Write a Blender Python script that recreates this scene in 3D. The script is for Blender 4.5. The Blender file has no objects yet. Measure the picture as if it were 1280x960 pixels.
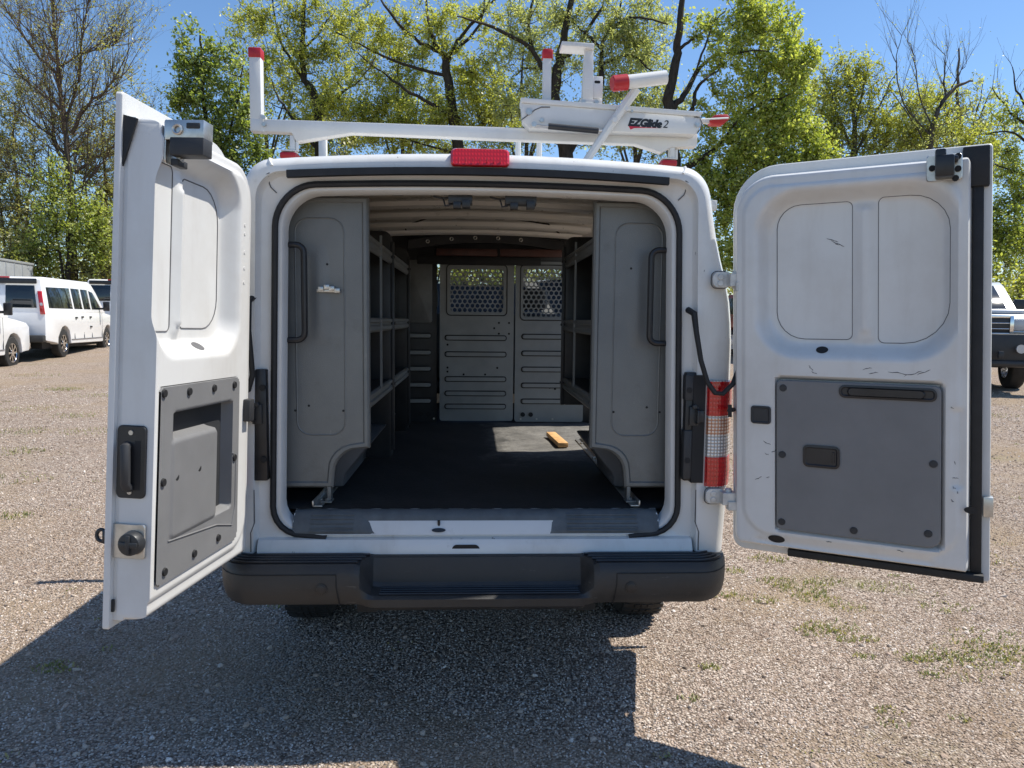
import bpy, bmesh, math, random
import numpy as np
from mathutils import Vector, Matrix

random.seed(7)
rng = np.random.default_rng(11)
R = math.radians
scene = bpy.context.scene
col = scene.collection

# ------------------------------------------------------------------ camera
cam_d = bpy.data.cameras.new("camera")
cam_d.sensor_width = 36.0
cam_d.lens = 36.0 * 950.0 / 1280.0
cam_d.clip_start = 0.05
cam_d.clip_end = 2000.0
cam = bpy.data.objects.new("camera", cam_d)
col.objects.link(cam)
cam.matrix_world = (Matrix.Translation((-0.015, -2.95, 1.5)) @ Matrix.Rotation(R(-2.8), 4, 'Z')
                    @ Matrix.Rotation(R(90 - 4.84), 4, 'X') @ Matrix.Rotation(R(0.6), 4, 'Z'))
scene.camera = cam

# ------------------------------------------------------------------ light
SUN_DIR = Vector((0.605, 0.10, 1.0)).normalized()          # towards the sun
world = bpy.data.worlds.new("World")
scene.world = world
world.use_nodes = True
wn = world.node_tree
for n in list(wn.nodes):
    wn.nodes.remove(n)
w_out = wn.nodes.new('ShaderNodeOutputWorld')
w_bg = wn.nodes.new('ShaderNodeBackground')
w_sky = wn.nodes.new('ShaderNodeTexSky')
w_sky.sky_type = 'NISHITA'
w_sky.sun_disc = False
w_sky.sun_elevation = math.asin(SUN_DIR.z)
w_sky.sun_rotation = math.atan2(SUN_DIR.x, SUN_DIR.y)
w_sky.altitude = 300.0
w_sky.air_density = 1.0
w_sky.dust_density = 0.25
w_sky.ozone_density = 4.5
w_bg.inputs['Strength'].default_value = 0.135
w_hs = wn.nodes.new('ShaderNodeHueSaturation')
w_hs.inputs['Saturation'].default_value = 1.07
wn.links.new(w_sky.outputs[0], w_hs.inputs['Color'])
wn.links.new(w_hs.outputs[0], w_bg.inputs['Color'])
wn.links.new(w_bg.outputs[0], w_out.inputs['Surface'])

sun_d = bpy.data.lights.new("sun", 'SUN')
sun_d.energy = 5.0
sun_d.angle = R(0.53)
sun_d.color = (1.0, 0.945, 0.85)
sun = bpy.data.objects.new("sun", sun_d)
col.objects.link(sun)
sun.rotation_mode = 'QUATERNION'
sun.rotation_quaternion = (-SUN_DIR).to_track_quat('-Z', 'Y')
sun.location = (20, 20, 30)

scene.view_settings.view_transform = 'Standard'
scene.view_settings.look = 'None'
scene.view_settings.gamma = 1.0
scene.view_settings.exposure = 0.36
scene.view_settings.use_curve_mapping = False
scene.render.engine = 'CYCLES'
scene.cycles.max_bounces = 10
scene.cycles.diffuse_bounces = 8
scene.cycles.transparent_max_bounces = 12
scene.cycles.use_denoising = True
scene.cycles.caustics_reflective = False
scene.cycles.caustics_refractive = False

# ------------------------------------------------------------------ materials
class NB:
    """small node-tree helper"""
    def __init__(s, name):
        s.m = bpy.data.materials.new(name)
        s.m.use_nodes = True
        s.t = s.m.node_tree
        s.p = s.t.nodes['Principled BSDF']
        s.out = s.t.nodes['Material Output']
        s._co = None
    def n(s, typ, **kw):
        nd = s.t.nodes.new(typ)
        for k, v in kw.items():
            setattr(nd, k, v)
        return nd
    def l(s, a, b):
        s.t.links.new(a, b)
    def co(s):
        if s._co is None:
            s._co = s.n('ShaderNodeTexCoord').outputs['Object']
        return s._co
    def noise(s, scale, detail=4, rough=.6, stretch=None):
        nd = s.n('ShaderNodeTexNoise')
        nd.inputs['Scale'].default_value = scale
        nd.inputs['Detail'].default_value = detail
        nd.inputs['Roughness'].default_value = rough
        src = s.co()
        if stretch:
            mp = s.n('ShaderNodeMapping')
            mp.inputs['Scale'].default_value = stretch
            s.l(src, mp.inputs[0]); src = mp.outputs[0]
        s.l(src, nd.inputs['Vector'])
        return nd.outputs['Fac']
    def ramp(s, fac, stops):
        nd = s.n('ShaderNodeValToRGB')
        els = nd.color_ramp.elements
        while len(els) < len(stops):
            els.new(0.5)
        for e, (p, c) in zip(els, stops):
            e.position = p
            e.color = (c[0], c[1], c[2], 1) if not isinstance(c, (int, float)) else (c, c, c, 1)
        s.l(fac, nd.inputs[0])
        return nd.outputs['Color']
    def mix(s, fac, a, b, blend='MIX'):
        nd = s.n('ShaderNodeMix', data_type='RGBA', blend_type=blend)
        for i, v in ((0, fac), (6, a), (7, b)):
            if isinstance(v, (int, float)):
                nd.inputs[i].default_value = v
            elif isinstance(v, (tuple, list)):
                nd.inputs[i].default_value = (v[0], v[1], v[2], 1)
            else:
                s.l(v, nd.inputs[i])
        return nd.outputs[2]
    def bump(s, h, strength=.2, dist=.01):
        nd = s.n('ShaderNodeBump')
        nd.inputs['Strength'].default_value = strength
        nd.inputs['Distance'].default_value = dist
        s.l(h, nd.inputs['Height'])
        s.l(nd.outputs[0], s.p.inputs['Normal'])
    def setc(s, c):
        if isinstance(c, (tuple, list)):
            s.p.inputs['Base Color'].default_value = (c[0], c[1], c[2], 1)
        else:
            s.l(c, s.p.inputs['Base Color'])
    def setr(s, r, metal=0., spec=.5, coat=0.):
        if isinstance(r, (int, float)):
            s.p.inputs['Roughness'].default_value = r
        else:
            s.l(r, s.p.inputs['Roughness'])
        s.p.inputs['Metallic'].default_value = metal
        s.p.inputs['Specular IOR Level'].default_value = spec
        s.p.inputs['Coat Weight'].default_value = coat

def island_meshes(mb):
    n = len(mb.v); par = list(range(n))
    def find(a):
        while par[a] != a:
            par[a] = par[par[a]]; a = par[a]
        return a
    for f in mb.f:
        r = find(f[0])
        for q in f[1:]:
            par[find(q)] = r
    groups = {}
    for f in mb.f:
        groups.setdefault(find(f[0]), []).append(f)
    out = []
    for fs in groups.values():
        ids = sorted({q for f in fs for q in f}); mp = {q: i for i, q in enumerate(ids)}
        m = MB(); m.v = [mb.v[q] for q in ids]; m.f = [tuple(mp[q] for q in f) for f in fs]
        out.append(m)
    return out
def each(mb, name, mat, parent=None, bevel=0., **kw):
    return [m.build(name, mat, parent, bevel, **kw) for m in island_meshes(mb)]

def simple(name, c, rough=.5, metal=0., var=.15, scale=9., bump=0., bscale=200., spec=.5, coat=0.):
    b = NB(name)
    f = b.noise(scale, 5)
    lo = tuple(x * (1 - var) for x in c); hi = tuple(min(1, x * (1 + var)) for x in c)
    b.setc(b.ramp(f, [(.3, lo), (.7, hi)]))
    b.setr(rough, metal, spec, coat)
    if bump:
        b.bump(b.noise(bscale, 2), bump, .002)
    return b.m

def white_paint(name, base=(.67, .67, .65), dirt=(.36, .32, .27), amount=.42, speck=True, rough=.32):
    b = NB(name)
    broad = b.noise(2.2, 6, .65)
    streak = b.noise(5., 5, .6, (3., 3., .5))
    m1 = b.ramp(broad, [(.46, 0.), (.74, amount)])
    m2 = b.ramp(streak, [(.52, 0.), (.8, amount * .6)])
    c = b.mix(m1, base, dirt)
    c = b.mix(m2, c, dirt)
    if speck:
        fine = b.noise(38., 3, .7, (1., 1., .35))
        c = b.mix(b.ramp(fine, [(.70, 0.), (.73, .8)]), c, (.10, .09, .08))
        mud = b.noise(11., 6, .75)
        c = b.mix(b.ramp(mud, [(.60, 0.), (.72, .35)]), c, (.30, .26, .21))
        low = b.n('ShaderNodeSeparateXYZ'); b.l(b.co(), low.inputs[0])
    b.setc(c)
    b.bump(b.noise(7., 3, .5), .08, .01)
    rr = b.ramp(broad, [(.3, rough * .8), (.8, rough * 1.5)])
    b.setr(rr, 0., .5, .12)
    b.p.inputs['Coat Roughness'].default_value = .08
    return b.m

M = {}
M['white'] = white_paint('van_white_paint')
M['white_in'] = white_paint('door_inner_white_paint', (.655, .655, .64), (.42, .38, .33), .36, False)
M['rack_white'] = white_paint('rack_white_powdercoat', (.68, .68, .66), (.46, .43, .37), .3, False, .35)
M['liner'] = white_paint('cargo_bare_primer', (.86, .84, .79), (.55, .50, .43), .22)
b = NB('bumper_black_plastic')
f = b.noise(6., 6, .7)
c = b.ramp(f, [(.3, (.018, .018, .0185)), (.7, (.036, .035, .034))])
sc = b.noise(26., 4, .7, (.35, 1., 1.6))
c = b.mix(b.ramp(sc, [(.66, 0.), (.72, .55)]), c, (.10, .098, .094))
du = b.noise(1.8, 5, .6)
c = b.mix(b.ramp(du, [(.58, 0.), (.88, .15)]), c, (.08, .076, .07))
b.setc(c)
b.setr(b.ramp(f, [(.3, .38), (.7, .62)]))
b.bump(b.noise(420., 2), .45, .002)
M['black_plastic'] = b.m
M['black_satin'] = simple('black_satin_plastic', (.018, .018, .020), .35, 0, .3, 12, .2, 300)
M['rubber'] = simple('black_rubber', (.014, .014, .015), .65, 0, .3, 20, .3, 160)
M['tyre'] = simple('tyre_rubber', (.022, .021, .020), .8, 0, .35, 12, .4, 120)
M['trim_grey'] = simple('grey_trim_plastic', (.185, .185, .187), .55, 0, .08, 6, .5, 900)
M['pocket_dark'] = simple('dark_pocket_plastic', (.030, .031, .034), .55, 0, .2, 10, .3, 500)
M['step_grey'] = simple('grey_step_plastic', (.10, .112, .12), .6, 0, .2, 14, .5, 400)
M['mat'] = None
M['bulkhead'] = simple('bulkhead_grey_steel', (.25, .262, .262), .45, .3, .12, 5, .3, 300)
M['panel_dark'] = simple('dark_hammered_panel', (.17, .178, .178), .45, .3, .2, 6, .3, 300)
b = NB('red_lens')
w1 = b.n('ShaderNodeTexWave'); w1.inputs['Scale'].default_value = 26; w1.bands_direction = 'X'
w2 = b.n('ShaderNodeTexWave'); w2.inputs['Scale'].default_value = 18; w2.bands_direction = 'Z'
b.l(b.co(), w1.inputs[0]); b.l(b.co(), w2.inputs[0])
mm = b.n('ShaderNodeMath', operation='MULTIPLY'); b.l(w1.outputs['Fac'], mm.inputs[0]); b.l(w2.outputs['Fac'], mm.inputs[1])
b.setc(b.ramp(mm.outputs[0], [(0., (.44, .006, .008)), (.6, (.60, .012, .014))]))
b.setr(.07, 0, .6, .8)
b.bump(mm.outputs[0], .25, .003)
M['red_lens'] = b.m
M['red_cap'] = simple('red_rubber_cap', (.42, .012, .018), .4, 0, .12, 20)
M['clear_lens'] = None
M['steel_bright'] = simple('zinc_steel', (.55, .54, .51), .35, .85, .2, 25)
M['hinge_paint'] = simple('hinge_pale_paint', (.55, .55, .53), .4, .2, .2, 40)
M['steel_dark'] = simple('dark_shelf_steel', (.035, .037, .040), .42, .3, .25, 8, .3, 260)
M['black'] = simple('matt_black', (.010, .010, .011), .7, 0, .2, 10)
M['grey_cargo'] = simple('grey_liner_plastic', (.10, .10, .105), .6, 0, .15, 7, .3, 300)
M['wood'] = simple('raw_pine', (.62, .36, .15), .6, 0, .25, 22)
M['red_brown'] = simple('dark_red_brown_bar', (.075, .026, .02), .45, 0, .3, 12)
M['decal_black'] = simple('decal_black', (.012, .012, .014), .4, 0, .1, 8)
M['decal_red'] = simple('decal_red', (.55, .02, .05), .4, 0, .1, 8)
M['seam'] = simple('seam_sealer_dark', (.10, .10, .105), .6, 0, .2, 30)
M['chrome'] = simple('chrome', (.75, .75, .75), .15, 1., .05, 20)
M['silver'] = simple('silver_paint', (.60, .62, .64), .3, .15, .08, 6, coat=.4)
M['maroon'] = simple('maroon_paint', (.16, .012, .02), .3, 0, .1, 6, coat=.4)
M['van_far'] = simple('parked_van_white', (.80, .80, .79), .3, 0, .03, 3, coat=.4)
M['trailer'] = simple('grey_trailer_skin', (.42, .44, .46), .45, .3, .08, 4)
M['amber'] = simple('amber_lens', (.7, .25, .03), .2, 0, .1, 20)

# hammered grey steel of the shelving end panels
b = NB('hammered_grey_steel')
f = b.noise(3., 5)
ch = b.ramp(f, [(.3, (.145, .152, .152)), (.7, (.195, .202, .196))])
sn = b.noise(34., 4, .7, (1., 1., .25))
ch = b.mix(b.ramp(sn, [(.66, 0.), (.74, .5)]), ch, (.30, .30, .29))
ru = b.noise(4.5, 6, .7)
ch = b.mix(b.ramp(ru, [(.58, 0.), (.75, .45)]), ch, (.10, .092, .08))
b.setc(ch)
b.setr(.42, .35)
v = b.n('ShaderNodeTexVoronoi'); v.inputs['Scale'].default_value = 330.
b.l(b.co(), v.inputs['Vector'])
b.bump(v.outputs['Distance'], .35, .002)
M['hammer'] = b.m

# rubber cargo mat, the sun patch's paler grey painted into its colour
b = NB('rubber_mat_sun_patch')
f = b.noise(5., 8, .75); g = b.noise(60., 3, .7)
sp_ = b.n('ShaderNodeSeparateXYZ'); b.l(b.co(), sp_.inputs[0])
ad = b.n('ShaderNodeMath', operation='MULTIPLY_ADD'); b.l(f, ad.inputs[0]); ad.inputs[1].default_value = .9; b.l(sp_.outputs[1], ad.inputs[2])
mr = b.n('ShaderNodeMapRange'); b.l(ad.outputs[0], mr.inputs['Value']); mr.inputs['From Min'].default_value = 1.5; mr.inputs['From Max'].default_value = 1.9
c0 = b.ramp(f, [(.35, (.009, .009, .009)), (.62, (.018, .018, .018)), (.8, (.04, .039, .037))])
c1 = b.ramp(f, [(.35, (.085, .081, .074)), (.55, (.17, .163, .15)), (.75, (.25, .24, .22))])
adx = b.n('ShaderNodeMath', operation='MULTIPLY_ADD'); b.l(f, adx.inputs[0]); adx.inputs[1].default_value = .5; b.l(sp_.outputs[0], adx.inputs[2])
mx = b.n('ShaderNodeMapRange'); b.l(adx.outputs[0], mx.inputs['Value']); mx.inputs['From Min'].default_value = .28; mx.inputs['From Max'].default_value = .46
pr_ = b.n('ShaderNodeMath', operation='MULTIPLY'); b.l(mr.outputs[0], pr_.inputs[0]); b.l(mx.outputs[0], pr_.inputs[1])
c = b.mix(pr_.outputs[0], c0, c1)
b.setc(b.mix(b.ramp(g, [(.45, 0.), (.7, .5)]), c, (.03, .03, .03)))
b.setr(.75)
b.bump(g, .5, .004)
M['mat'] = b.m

# ridged clear lens
b = NB('clear_ridged_lens')
w1 = b.n('ShaderNodeTexWave'); w1.inputs['Scale'].default_value = 24; w1.bands_direction = 'Z'
w2 = b.n('ShaderNodeTexWave'); w2.inputs['Scale'].default_value = 24; w2.bands_direction = 'X'
b.l(b.co(), w1.inputs[0]); b.l(b.co(), w2.inputs[0])
mm = b.n('ShaderNodeMath', operation='MULTIPLY'); b.l(w1.outputs['Fac'], mm.inputs[0]); b.l(w2.outputs['Fac'], mm.inputs[1])
b.setc(b.ramp(mm.outputs[0], [(.0, (.30, .29, .28)), (.45, (.82, .81, .79))]))
b.setr(.15, .2, .7, .6)
b.bump(mm.outputs[0], .6, .003)
M['clear_lens'] = b.m
b = NB('amber_ridged_lens')
w1 = b.n('ShaderNodeTexWave'); w1.inputs['Scale'].default_value = 24; w1.bands_direction = 'Z'
w2 = b.n('ShaderNodeTexWave'); w2.inputs['Scale'].default_value = 24; w2.bands_direction = 'X'
b.l(b.co(), w1.inputs[0]); b.l(b.co(), w2.inputs[0])
mm = b.n('ShaderNodeMath', operation='MULTIPLY'); b.l(w1.outputs['Fac'], mm.inputs[0]); b.l(w2.outputs['Fac'], mm.inputs[1])
b.setc(b.ramp(mm.outputs[0], [(.0, (.40, .17, .09)), (.45, (.82, .66, .54))]))
b.setr(.15, .2, .7, .6)
b.bump(mm.outputs[0], .6, .003)
M['amber_lens'] = b.m

def glass(name, tint=(.92, .95, .93), dark=0.25):
    b = NB(name)
    tr = b.n('ShaderNodeBsdfTransparent'); tr.inputs[0].default_value = (*tint, 1)
    gl = b.n('ShaderNodeBsdfGlossy'); gl.inputs['Roughness'].default_value = .03
    fr = b.n('ShaderNodeFresnel'); fr.inputs[0].default_value = 1.5
    ms = b.n('ShaderNodeMixShader')
    b.l(fr.outputs[0], ms.inputs[0]); b.l(tr.outputs[0], ms.inputs[1]); b.l(gl.outputs[0], ms.inputs[2])
    b.l(ms.outputs[0], b.out.inputs[0])
    return b.m
M['glass'] = glass('windscreen_glass')
M['far_glass'] = simple('dark_tinted_glass', (.012, .016, .018), .06, 0, .2, 3, spec=.8)

def leafmat(name, c0, c1, trans=.55):
    b = NB(name)
    g = b.n('ShaderNodeNewGeometry')
    c = b.ramp(g.outputs['Random Per Island'], [(0., c0), (.55, tuple((p + q) / 2 for p, q in zip(c0, c1))), (1., c1)])
    nz = b.noise(.35, 3)
    c = b.mix(b.ramp(nz, [(.4, .0), (.75, .35)]), c, tuple(x * .75 for x in c0))
    d = b.n('ShaderNodeBsdfDiffuse'); t = b.n('ShaderNodeBsdfTranslucent')
    b.l(c, d.inputs[0])
    ct = b.mix(1., c, (1.5, 1.5, .8), 'MULTIPLY'); b.l(ct, t.inputs[0])
    gl = b.n('ShaderNodeBsdfGlossy'); gl.inputs['Roughness'].default_value = .45
    m1 = b.n('ShaderNodeMixShader'); m1.inputs[0].default_value = trans
    b.l(d.outputs[0], m1.inputs[1]); b.l(t.outputs[0], m1.inputs[2])
    m2 = b.n('ShaderNodeMixShader'); m2.inputs[0].default_value = .06
    b.l(m1.outputs[0], m2.inputs[1]); b.l(gl.outputs[0], m2.inputs[2])
    b.l(m2.outputs[0], b.out.inputs[0])
    return b.m
M['leaf_yellow'] = leafmat('leaf_yellow_green', (.32, .36, .055), (.54, .54, .16))
M['leaf_green'] = leafmat('leaf_fresh_green', (.29, .36, .06), (.52, .55, .17))
M['leaf_dark'] = leafmat('leaf_deep_green', (.19, .26, .055), (.37, .43, .13))
M['leaf_olive'] = leafmat('leaf_olive', (.25, .26, .08), (.44, .42, .17))
M['leaf_pale'] = leafmat('leaf_pale_grey_green', (.32, .36, .14), (.54, .56, .27))
M['grass'] = leafmat('weed_green', (.15, .19, .045), (.44, .38, .20), .35)

def bark(name, c0, c1):
    b = NB(name)
    f = b.noise(3., 6, .7, (4, 4, 1))
    b.setc(b.ramp(f, [(.3, c0), (.7, c1)]))
    b.setr(.9, 0, .2)
    b.bump(f, .5, .05)
    return b.m
M['bark'] = bark('bark_dark', (.022, .019, .015), (.065, .054, .043))
M['bark_grey'] = bark('bark_grey', (.060, .050, .042), (.13, .11, .092))
M['bark_red'] = bark('bark_twig_brown', (.075, .052, .038), (.16, .12, .09))

# ------------------------------------------------------------------ mesh helpers
def link(name, me, mat, parent=None, loc=None, **props):
    o = bpy.data.objects.new(name, me)
    col.objects.link(o)
    if mat is not None:
        me.materials.append(mat)
    if parent is not None:
        o.parent = parent
    if loc is not None:
        o.location = loc
    for k, v in props.items():
        o[k] = v
    return o

def thing(name, label, cat, loc=(0, 0, 0), rotz=0., group=None):
    o = bpy.data.objects.new(name, None)
    o.empty_display_size = .2
    col.objects.link(o)
    o.location = loc
    o.rotation_euler = (0, 0, rotz)
    o['label'] = label
    o['category'] = cat
    if group:
        o['group'] = group
    return o

class MB:
    def __init__(s):
        s.v = []; s.f = []
    def add(s, vs, fs):
        k = len(s.v)
        s.v += [tuple(p) for p in vs]
        s.f += [tuple(i + k for i in f) for f in fs]
        return s
    def box(s, x0, x1, y0, y1, z0, z1, fn=None):
        vs = [(x, y, z) for x in (x0, x1) for y in (y0, y1) for z in (z0, z1)]
        if fn:
            vs = [fn(*p) for p in vs]
        return s.add(vs, [(0, 1, 3, 2), (4, 6, 7, 5), (0, 4, 5, 1), (2, 3, 7, 6), (0, 2, 6, 4), (1, 5, 7, 3)])
    def tube(s, path, r, n=8, caps=True, closed=False):
        path = [Vector(p) for p in path]
        rs = r if isinstance(r, (list, tuple)) else [r] * len(path)
        m = len(path)
        vs = []; fs = []
        prev = None
        for i, p in enumerate(path):
            if closed:
                d = path[(i + 1) % m] - path[i - 1]
            else:
                d = path[min(i + 1, m - 1)] - path[max(i - 1, 0)]
            if d.length < 1e-9:
                d = Vector((0, 0, 1))
            d.normalize()
            if prev is None:
                a = Vector((0, 0, 1)) if abs(d.z) < .9 else Vector((1, 0, 0))
                x = d.cross(a).normalized()
            else:
                x = (prev - d * prev.dot(d)).normalized()
            prev = x
            y = d.cross(x)
            for k in range(n):
                t = 2 * math.pi * k / n
                vs.append(p + (x * math.cos(t) + y * math.sin(t)) * rs[i])
        rows = m if closed else m - 1
        for i in range(rows):
            j = (i + 1) % m
            for k in range(n):
                fs.append((i * n + k, i * n + (k + 1) % n, j * n + (k + 1) % n, j * n + k))
        if caps and not closed:
            fs.append(tuple(range(n - 1, -1, -1)))
            fs.append(tuple((m - 1) * n + k for k in range(n)))
        return s.add(vs, fs)
    def cyl(s, p0, p1, r, n=16, r2=None):
        return s.tube([p0, p1], [r, r if r2 is None else r2], n)
    def prism(s, poly, y0, y1, fn=None):
        """polygon (x,z) extruded along y"""
        n = len(poly)
        vs = [(x, y0, z) for x, z in poly] + [(x, y1, z) for x, z in poly]
        if fn:
            vs = [fn(*p) for p in vs]
        fs = [tuple(range(n)), tuple(range(2 * n - 1, n - 1, -1))]
        fs += [(i, i + n, (i + 1) % n + n, (i + 1) % n) for i in range(n)]
        return s.add(vs, fs)
    def loft(s, rings, closed=True, cap0=False, cap1=False, skip=None):
        n = len(rings[0])
        vs = [p for r in rings for p in r]
        fs = []
        for i in range(len(rings) - 1):
            for k in range(n if closed else n - 1):
                if skip and skip(i, k):
                    continue
                fs.append((i * n + k, i * n + (k + 1) % n, (i + 1) * n + (k + 1) % n, (i + 1) * n + k))
        if cap0:
            fs.append(tuple(range(n - 1, -1, -1)))
        if cap1:
            fs.append(tuple((len(rings) - 1) * n + k for k in range(n)))
        return s.add(vs, fs)
    def mesh(s, name, bevel=0., seg=2, angle=35., smooth=True, fix=True):
        me = bpy.data.meshes.new(name)
        me.from_pydata(s.v, [], s.f)
        bm = bmesh.new(); bm.from_mesh(me)
        if fix:
            bmesh.ops.recalc_face_normals(bm, faces=bm.faces)
        if bevel > 0:
            ed = [e for e in bm.edges if len(e.link_faces) == 2 and e.calc_face_angle(0) > R(30)]
            if ed:
                bmesh.ops.bevel(bm, geom=ed, offset=bevel, segments=seg, profile=.5, affect='EDGES', clamp_overlap=True)
        bm.to_mesh(me); bm.free()
        if smooth:
            me.shade_smooth()
            me.set_sharp_from_angle(angle=R(angle))
        return me
    def build(s, name, mat, parent=None, bevel=0., seg=2, angle=35., smooth=True, loc=None, **props):
        return link(name, s.mesh(name, bevel, seg, angle, smooth), mat, parent, loc, **props)

def rrect2(a0, a1, b0, b1, r, n=6):
    """closed rounded rectangle; r scalar or 4 radii (a1b1, a0b1, a0b0, a1b0)"""
    rr = r if isinstance(r, (list, tuple)) else (r,) * 4
    pts = []
    for (cx, cy, q, t0) in ((a1 - rr[0], b1 - rr[0], rr[0], 0), (a0 + rr[1], b1 - rr[1], rr[1], 90),
                            (a0 + rr[2], b0 + rr[2], rr[2], 180), (a1 - rr[3], b0 + rr[3], rr[3], 270)):
        for k in range(n + 1):
            t = R(t0 + 90. * k / n)
            pts.append((cx + q * math.cos(t), cy + q * math.sin(t)))
    return pts

def inset_plate(poly, fn, w0, w1, chamfer=.003):
    """solid plate from a closed 2D outline, in the frame fn(a, b, w)"""
    c = np.mean(np.array(poly), axis=0)
    def shrink(q, d):
        out = []
        for p in q:
            dx, dy = c[0] - p[0], c[1] - p[1]
            L = math.hypot(dx, dy) or 1
            out.append((p[0] + dx / L * d, p[1] + dy / L * d))
        return out
    q = shrink(poly, chamfer)
    s = 1 if w1 > w0 else -1
    mb = MB()
    rings = [[fn(a, bb, w0) for a, bb in poly], [fn(a, bb, w1 - s * chamfer) for a, bb in poly], [fn(a, bb, w1) for a, bb in q]]
    mb.loft(rings, True, True, True)
    return mb

# ------------------------------------------------------------------ ground
def ground_z(x, y):
    z = -0.15 + 0.038 * max(0.0, min(y, 46.) - 4.0)
    z += .02 * max(0., min(10., x - 4.)) * max(0., min(1., (y - 4.) / 7.)) * (1. if y < 25 else max(0., 1 - (y - 25) / 10))
    z += .014 * math.sin(x * .9 + 1.) * math.sin(y * .7 + .4) + .006 * math.sin(x * 2.3 + y * 1.7)
    return z

def gravel_material():
    b = NB('gravel_ground')
    vo = b.n('ShaderNodeTexVoronoi'); vo.inputs['Scale'].default_value = 78.
    b.l(b.co(), vo.inputs['Vector'])
    vo2 = b.n('ShaderNodeTexVoronoi'); vo2.inputs['Scale'].default_value = 24.
    b.l(b.co(), vo2.inputs['Vector'])
    sx = b.n('ShaderNodeSeparateColor'); b.l(vo.outputs['Color'], sx.inputs[0])
    c = b.ramp(sx.outputs[0], [(0., (.13, .098, .076)), (.3, (.35, .27, .21)), (.55, (.49, .395, .32)), (.8, (.59, .495, .41)), (1., (.75, .66, .57))])
    sx2 = b.n('ShaderNodeSeparateColor'); b.l(vo2.outputs['Color'], sx2.inputs[0])
    c = b.mix(b.ramp(sx2.outputs[1], [(.55, 0.), (1., .45)]), c, (.40, .29, .22))
    edge = b.ramp(vo.outputs['Distance'], [(.25, 0.), (.75, .65)])
    c = b.mix(edge, c, (.085, .062, .048))
    big = b.noise(.55, 6, .65)
    c = b.mix(b.ramp(big, [(.48, 0.), (.64, .7)]), c, (.33, .25, .165))
    mid = b.noise(2.6, 5, .7)
    c = b.mix(b.ramp(mid, [(.54, 0.), (.72, .65)]), c, (.25, .18, .115))
    gr = b.noise(.9, 7, .7, (1., 1., 1.))
    c = b.mix(b.ramp(gr, [(.60, 0.), (.72, .40)]), c, (.21, .21, .085))
    b.setc(c); b.setr(.95, 0, .15)
    inv = b.n('ShaderNodeMath', operation='SUBTRACT'); inv.inputs[0].default_value = 1.; b.l(vo.outputs['Distance'], inv.inputs[1])
    b.bump(inv.outputs[0], .9, .014)
    return b.m
M['gravel'] = gravel_material()

def axis(a, b_, fine0, fine1, step, coarse):
    out = []
    x = a
    while x < b_:
        out.append(x)
        d = max(fine0 - x, x - fine1, 0)
        x += step + d * coarse
    out.append(b_)
    return out
gx = axis(-400, 400, -6, 6, .22, .22)
gy = axis(-60, 500, -2, 9, .22, .18)
mb = MB()
mb.v = [(x, y, ground_z(x, y)) for y in gy for x in gx]
nx = len(gx)
mb.f = [(j * nx + i, j * nx + i + 1, (j + 1) * nx + i + 1, (j + 1) * nx + i) for j in range(len(gy) - 1) for i in range(nx - 1)]
mb.build('ground', M['gravel'], angle=60, kind='structure', label='gravel yard of pinkish grey crushed stone')

# ------------------------------------------------------------------ cargo van
van = thing('cargo_van', 'white cargo van seen from behind with both rear doors swung open', 'van', (0, 0, 0))

TT = [(.3, .995), (.6, 1.005), (.8, 1.015), (1.44, 1.015), (1.56, 1.005), (1.66, .984), (1.76, .955), (1.85, .934), (2.0, .910), (2.2, .90)]
def tumble(z):
    for (a, p), (c, q) in zip(TT, TT[1:]):
        if z <= c:
            t = max(0., min(1., (z - a) / (c - a)))
            return p + (q - p) * t
    return TT[-1][1]

def ring(xh, zB, zT, rT, rB, y, crown=.04, n=(6, 6, 18, 10, 8), tum=True):
    h = []
    for k in range(n[0]):
        h.append(((xh - rB) * k / n[0], zB))
    for k in range(n[1]):
        t = R(-90 + 90. * k / n[1]); h.append((xh - rB + rB * math.cos(t), zB + rB + rB * math.sin(t)))
    for k in range(n[2]):
        h.append((xh, zB + rB + (zT - rT - zB - rB) * k / n[2]))
    for k in range(n[3]):
        t = R(90. * k / n[3]); h.append((xh - rT + rT * math.cos(t), zT - rT + rT * math.sin(t)))
    for k in range(n[4] + 1):
        h.append(((xh - rT) * (1 - k / n[4]), zT))
    def fix(p):
        x, z = p
        s = max(0., min(1., (z - (zT - rT)) / rT))
        z2 = z + crown * max(0., 1 - (x / xh) ** 2) * s
        return (x * (tumble(z) if tum else 1 - .028 * (z - .8)), y, z2)
    pts = [fix(p) for p in h]
    left = [(-p[0], p[1], p[2]) for p in reversed(pts[1:-1])]
    return pts + left
NB_, NA_, NS_, NT_, NU_ = 6, 6, 18, 10, 8
NHALF = NB_ + NA_ + NS_ + NT_ + NU_ + 1

# rear frame and body shell -------------------------------------------------
rear = [ring(1.0, .45, 2.10, .11, .05, .16, .045), ring(.998, .455, 2.098, .11, .05, .10, .045),
        ring(.990, .47, 2.090, .108, .05, .040, .042), ring(.974, .49, 2.076, .10, .05, .010, .040),
        ring(.952, .50, 2.058, .092, .05, -.002, .038), ring(.872, .52, 2.040, .09, .06, .0, .034, tum=False),
        ring(.866, .525, 2.036, .09, .06, .024, .032, tum=False), ring(.858, .53, 2.031, .10, .06, .034, .030, tum=False)]
mbv = MB()
mbv.loft(rear)
AX_R, WR = 1.25, .37
WZ = .225
def arch(y, z):
    for c in (AX_R, 4.75):
        d = abs(y - c)
        if d < .5:
            z = max(z, .30 + math.sqrt(.25 - d * d))
    return z
ys = [.16, .35, .54] + [.70 + .07 * k for k in range(13)] + [1.57, 1.66, 1.78, 2.60, 2.70, 2.95, 3.05, 3.75, 3.95]
st = []
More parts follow.
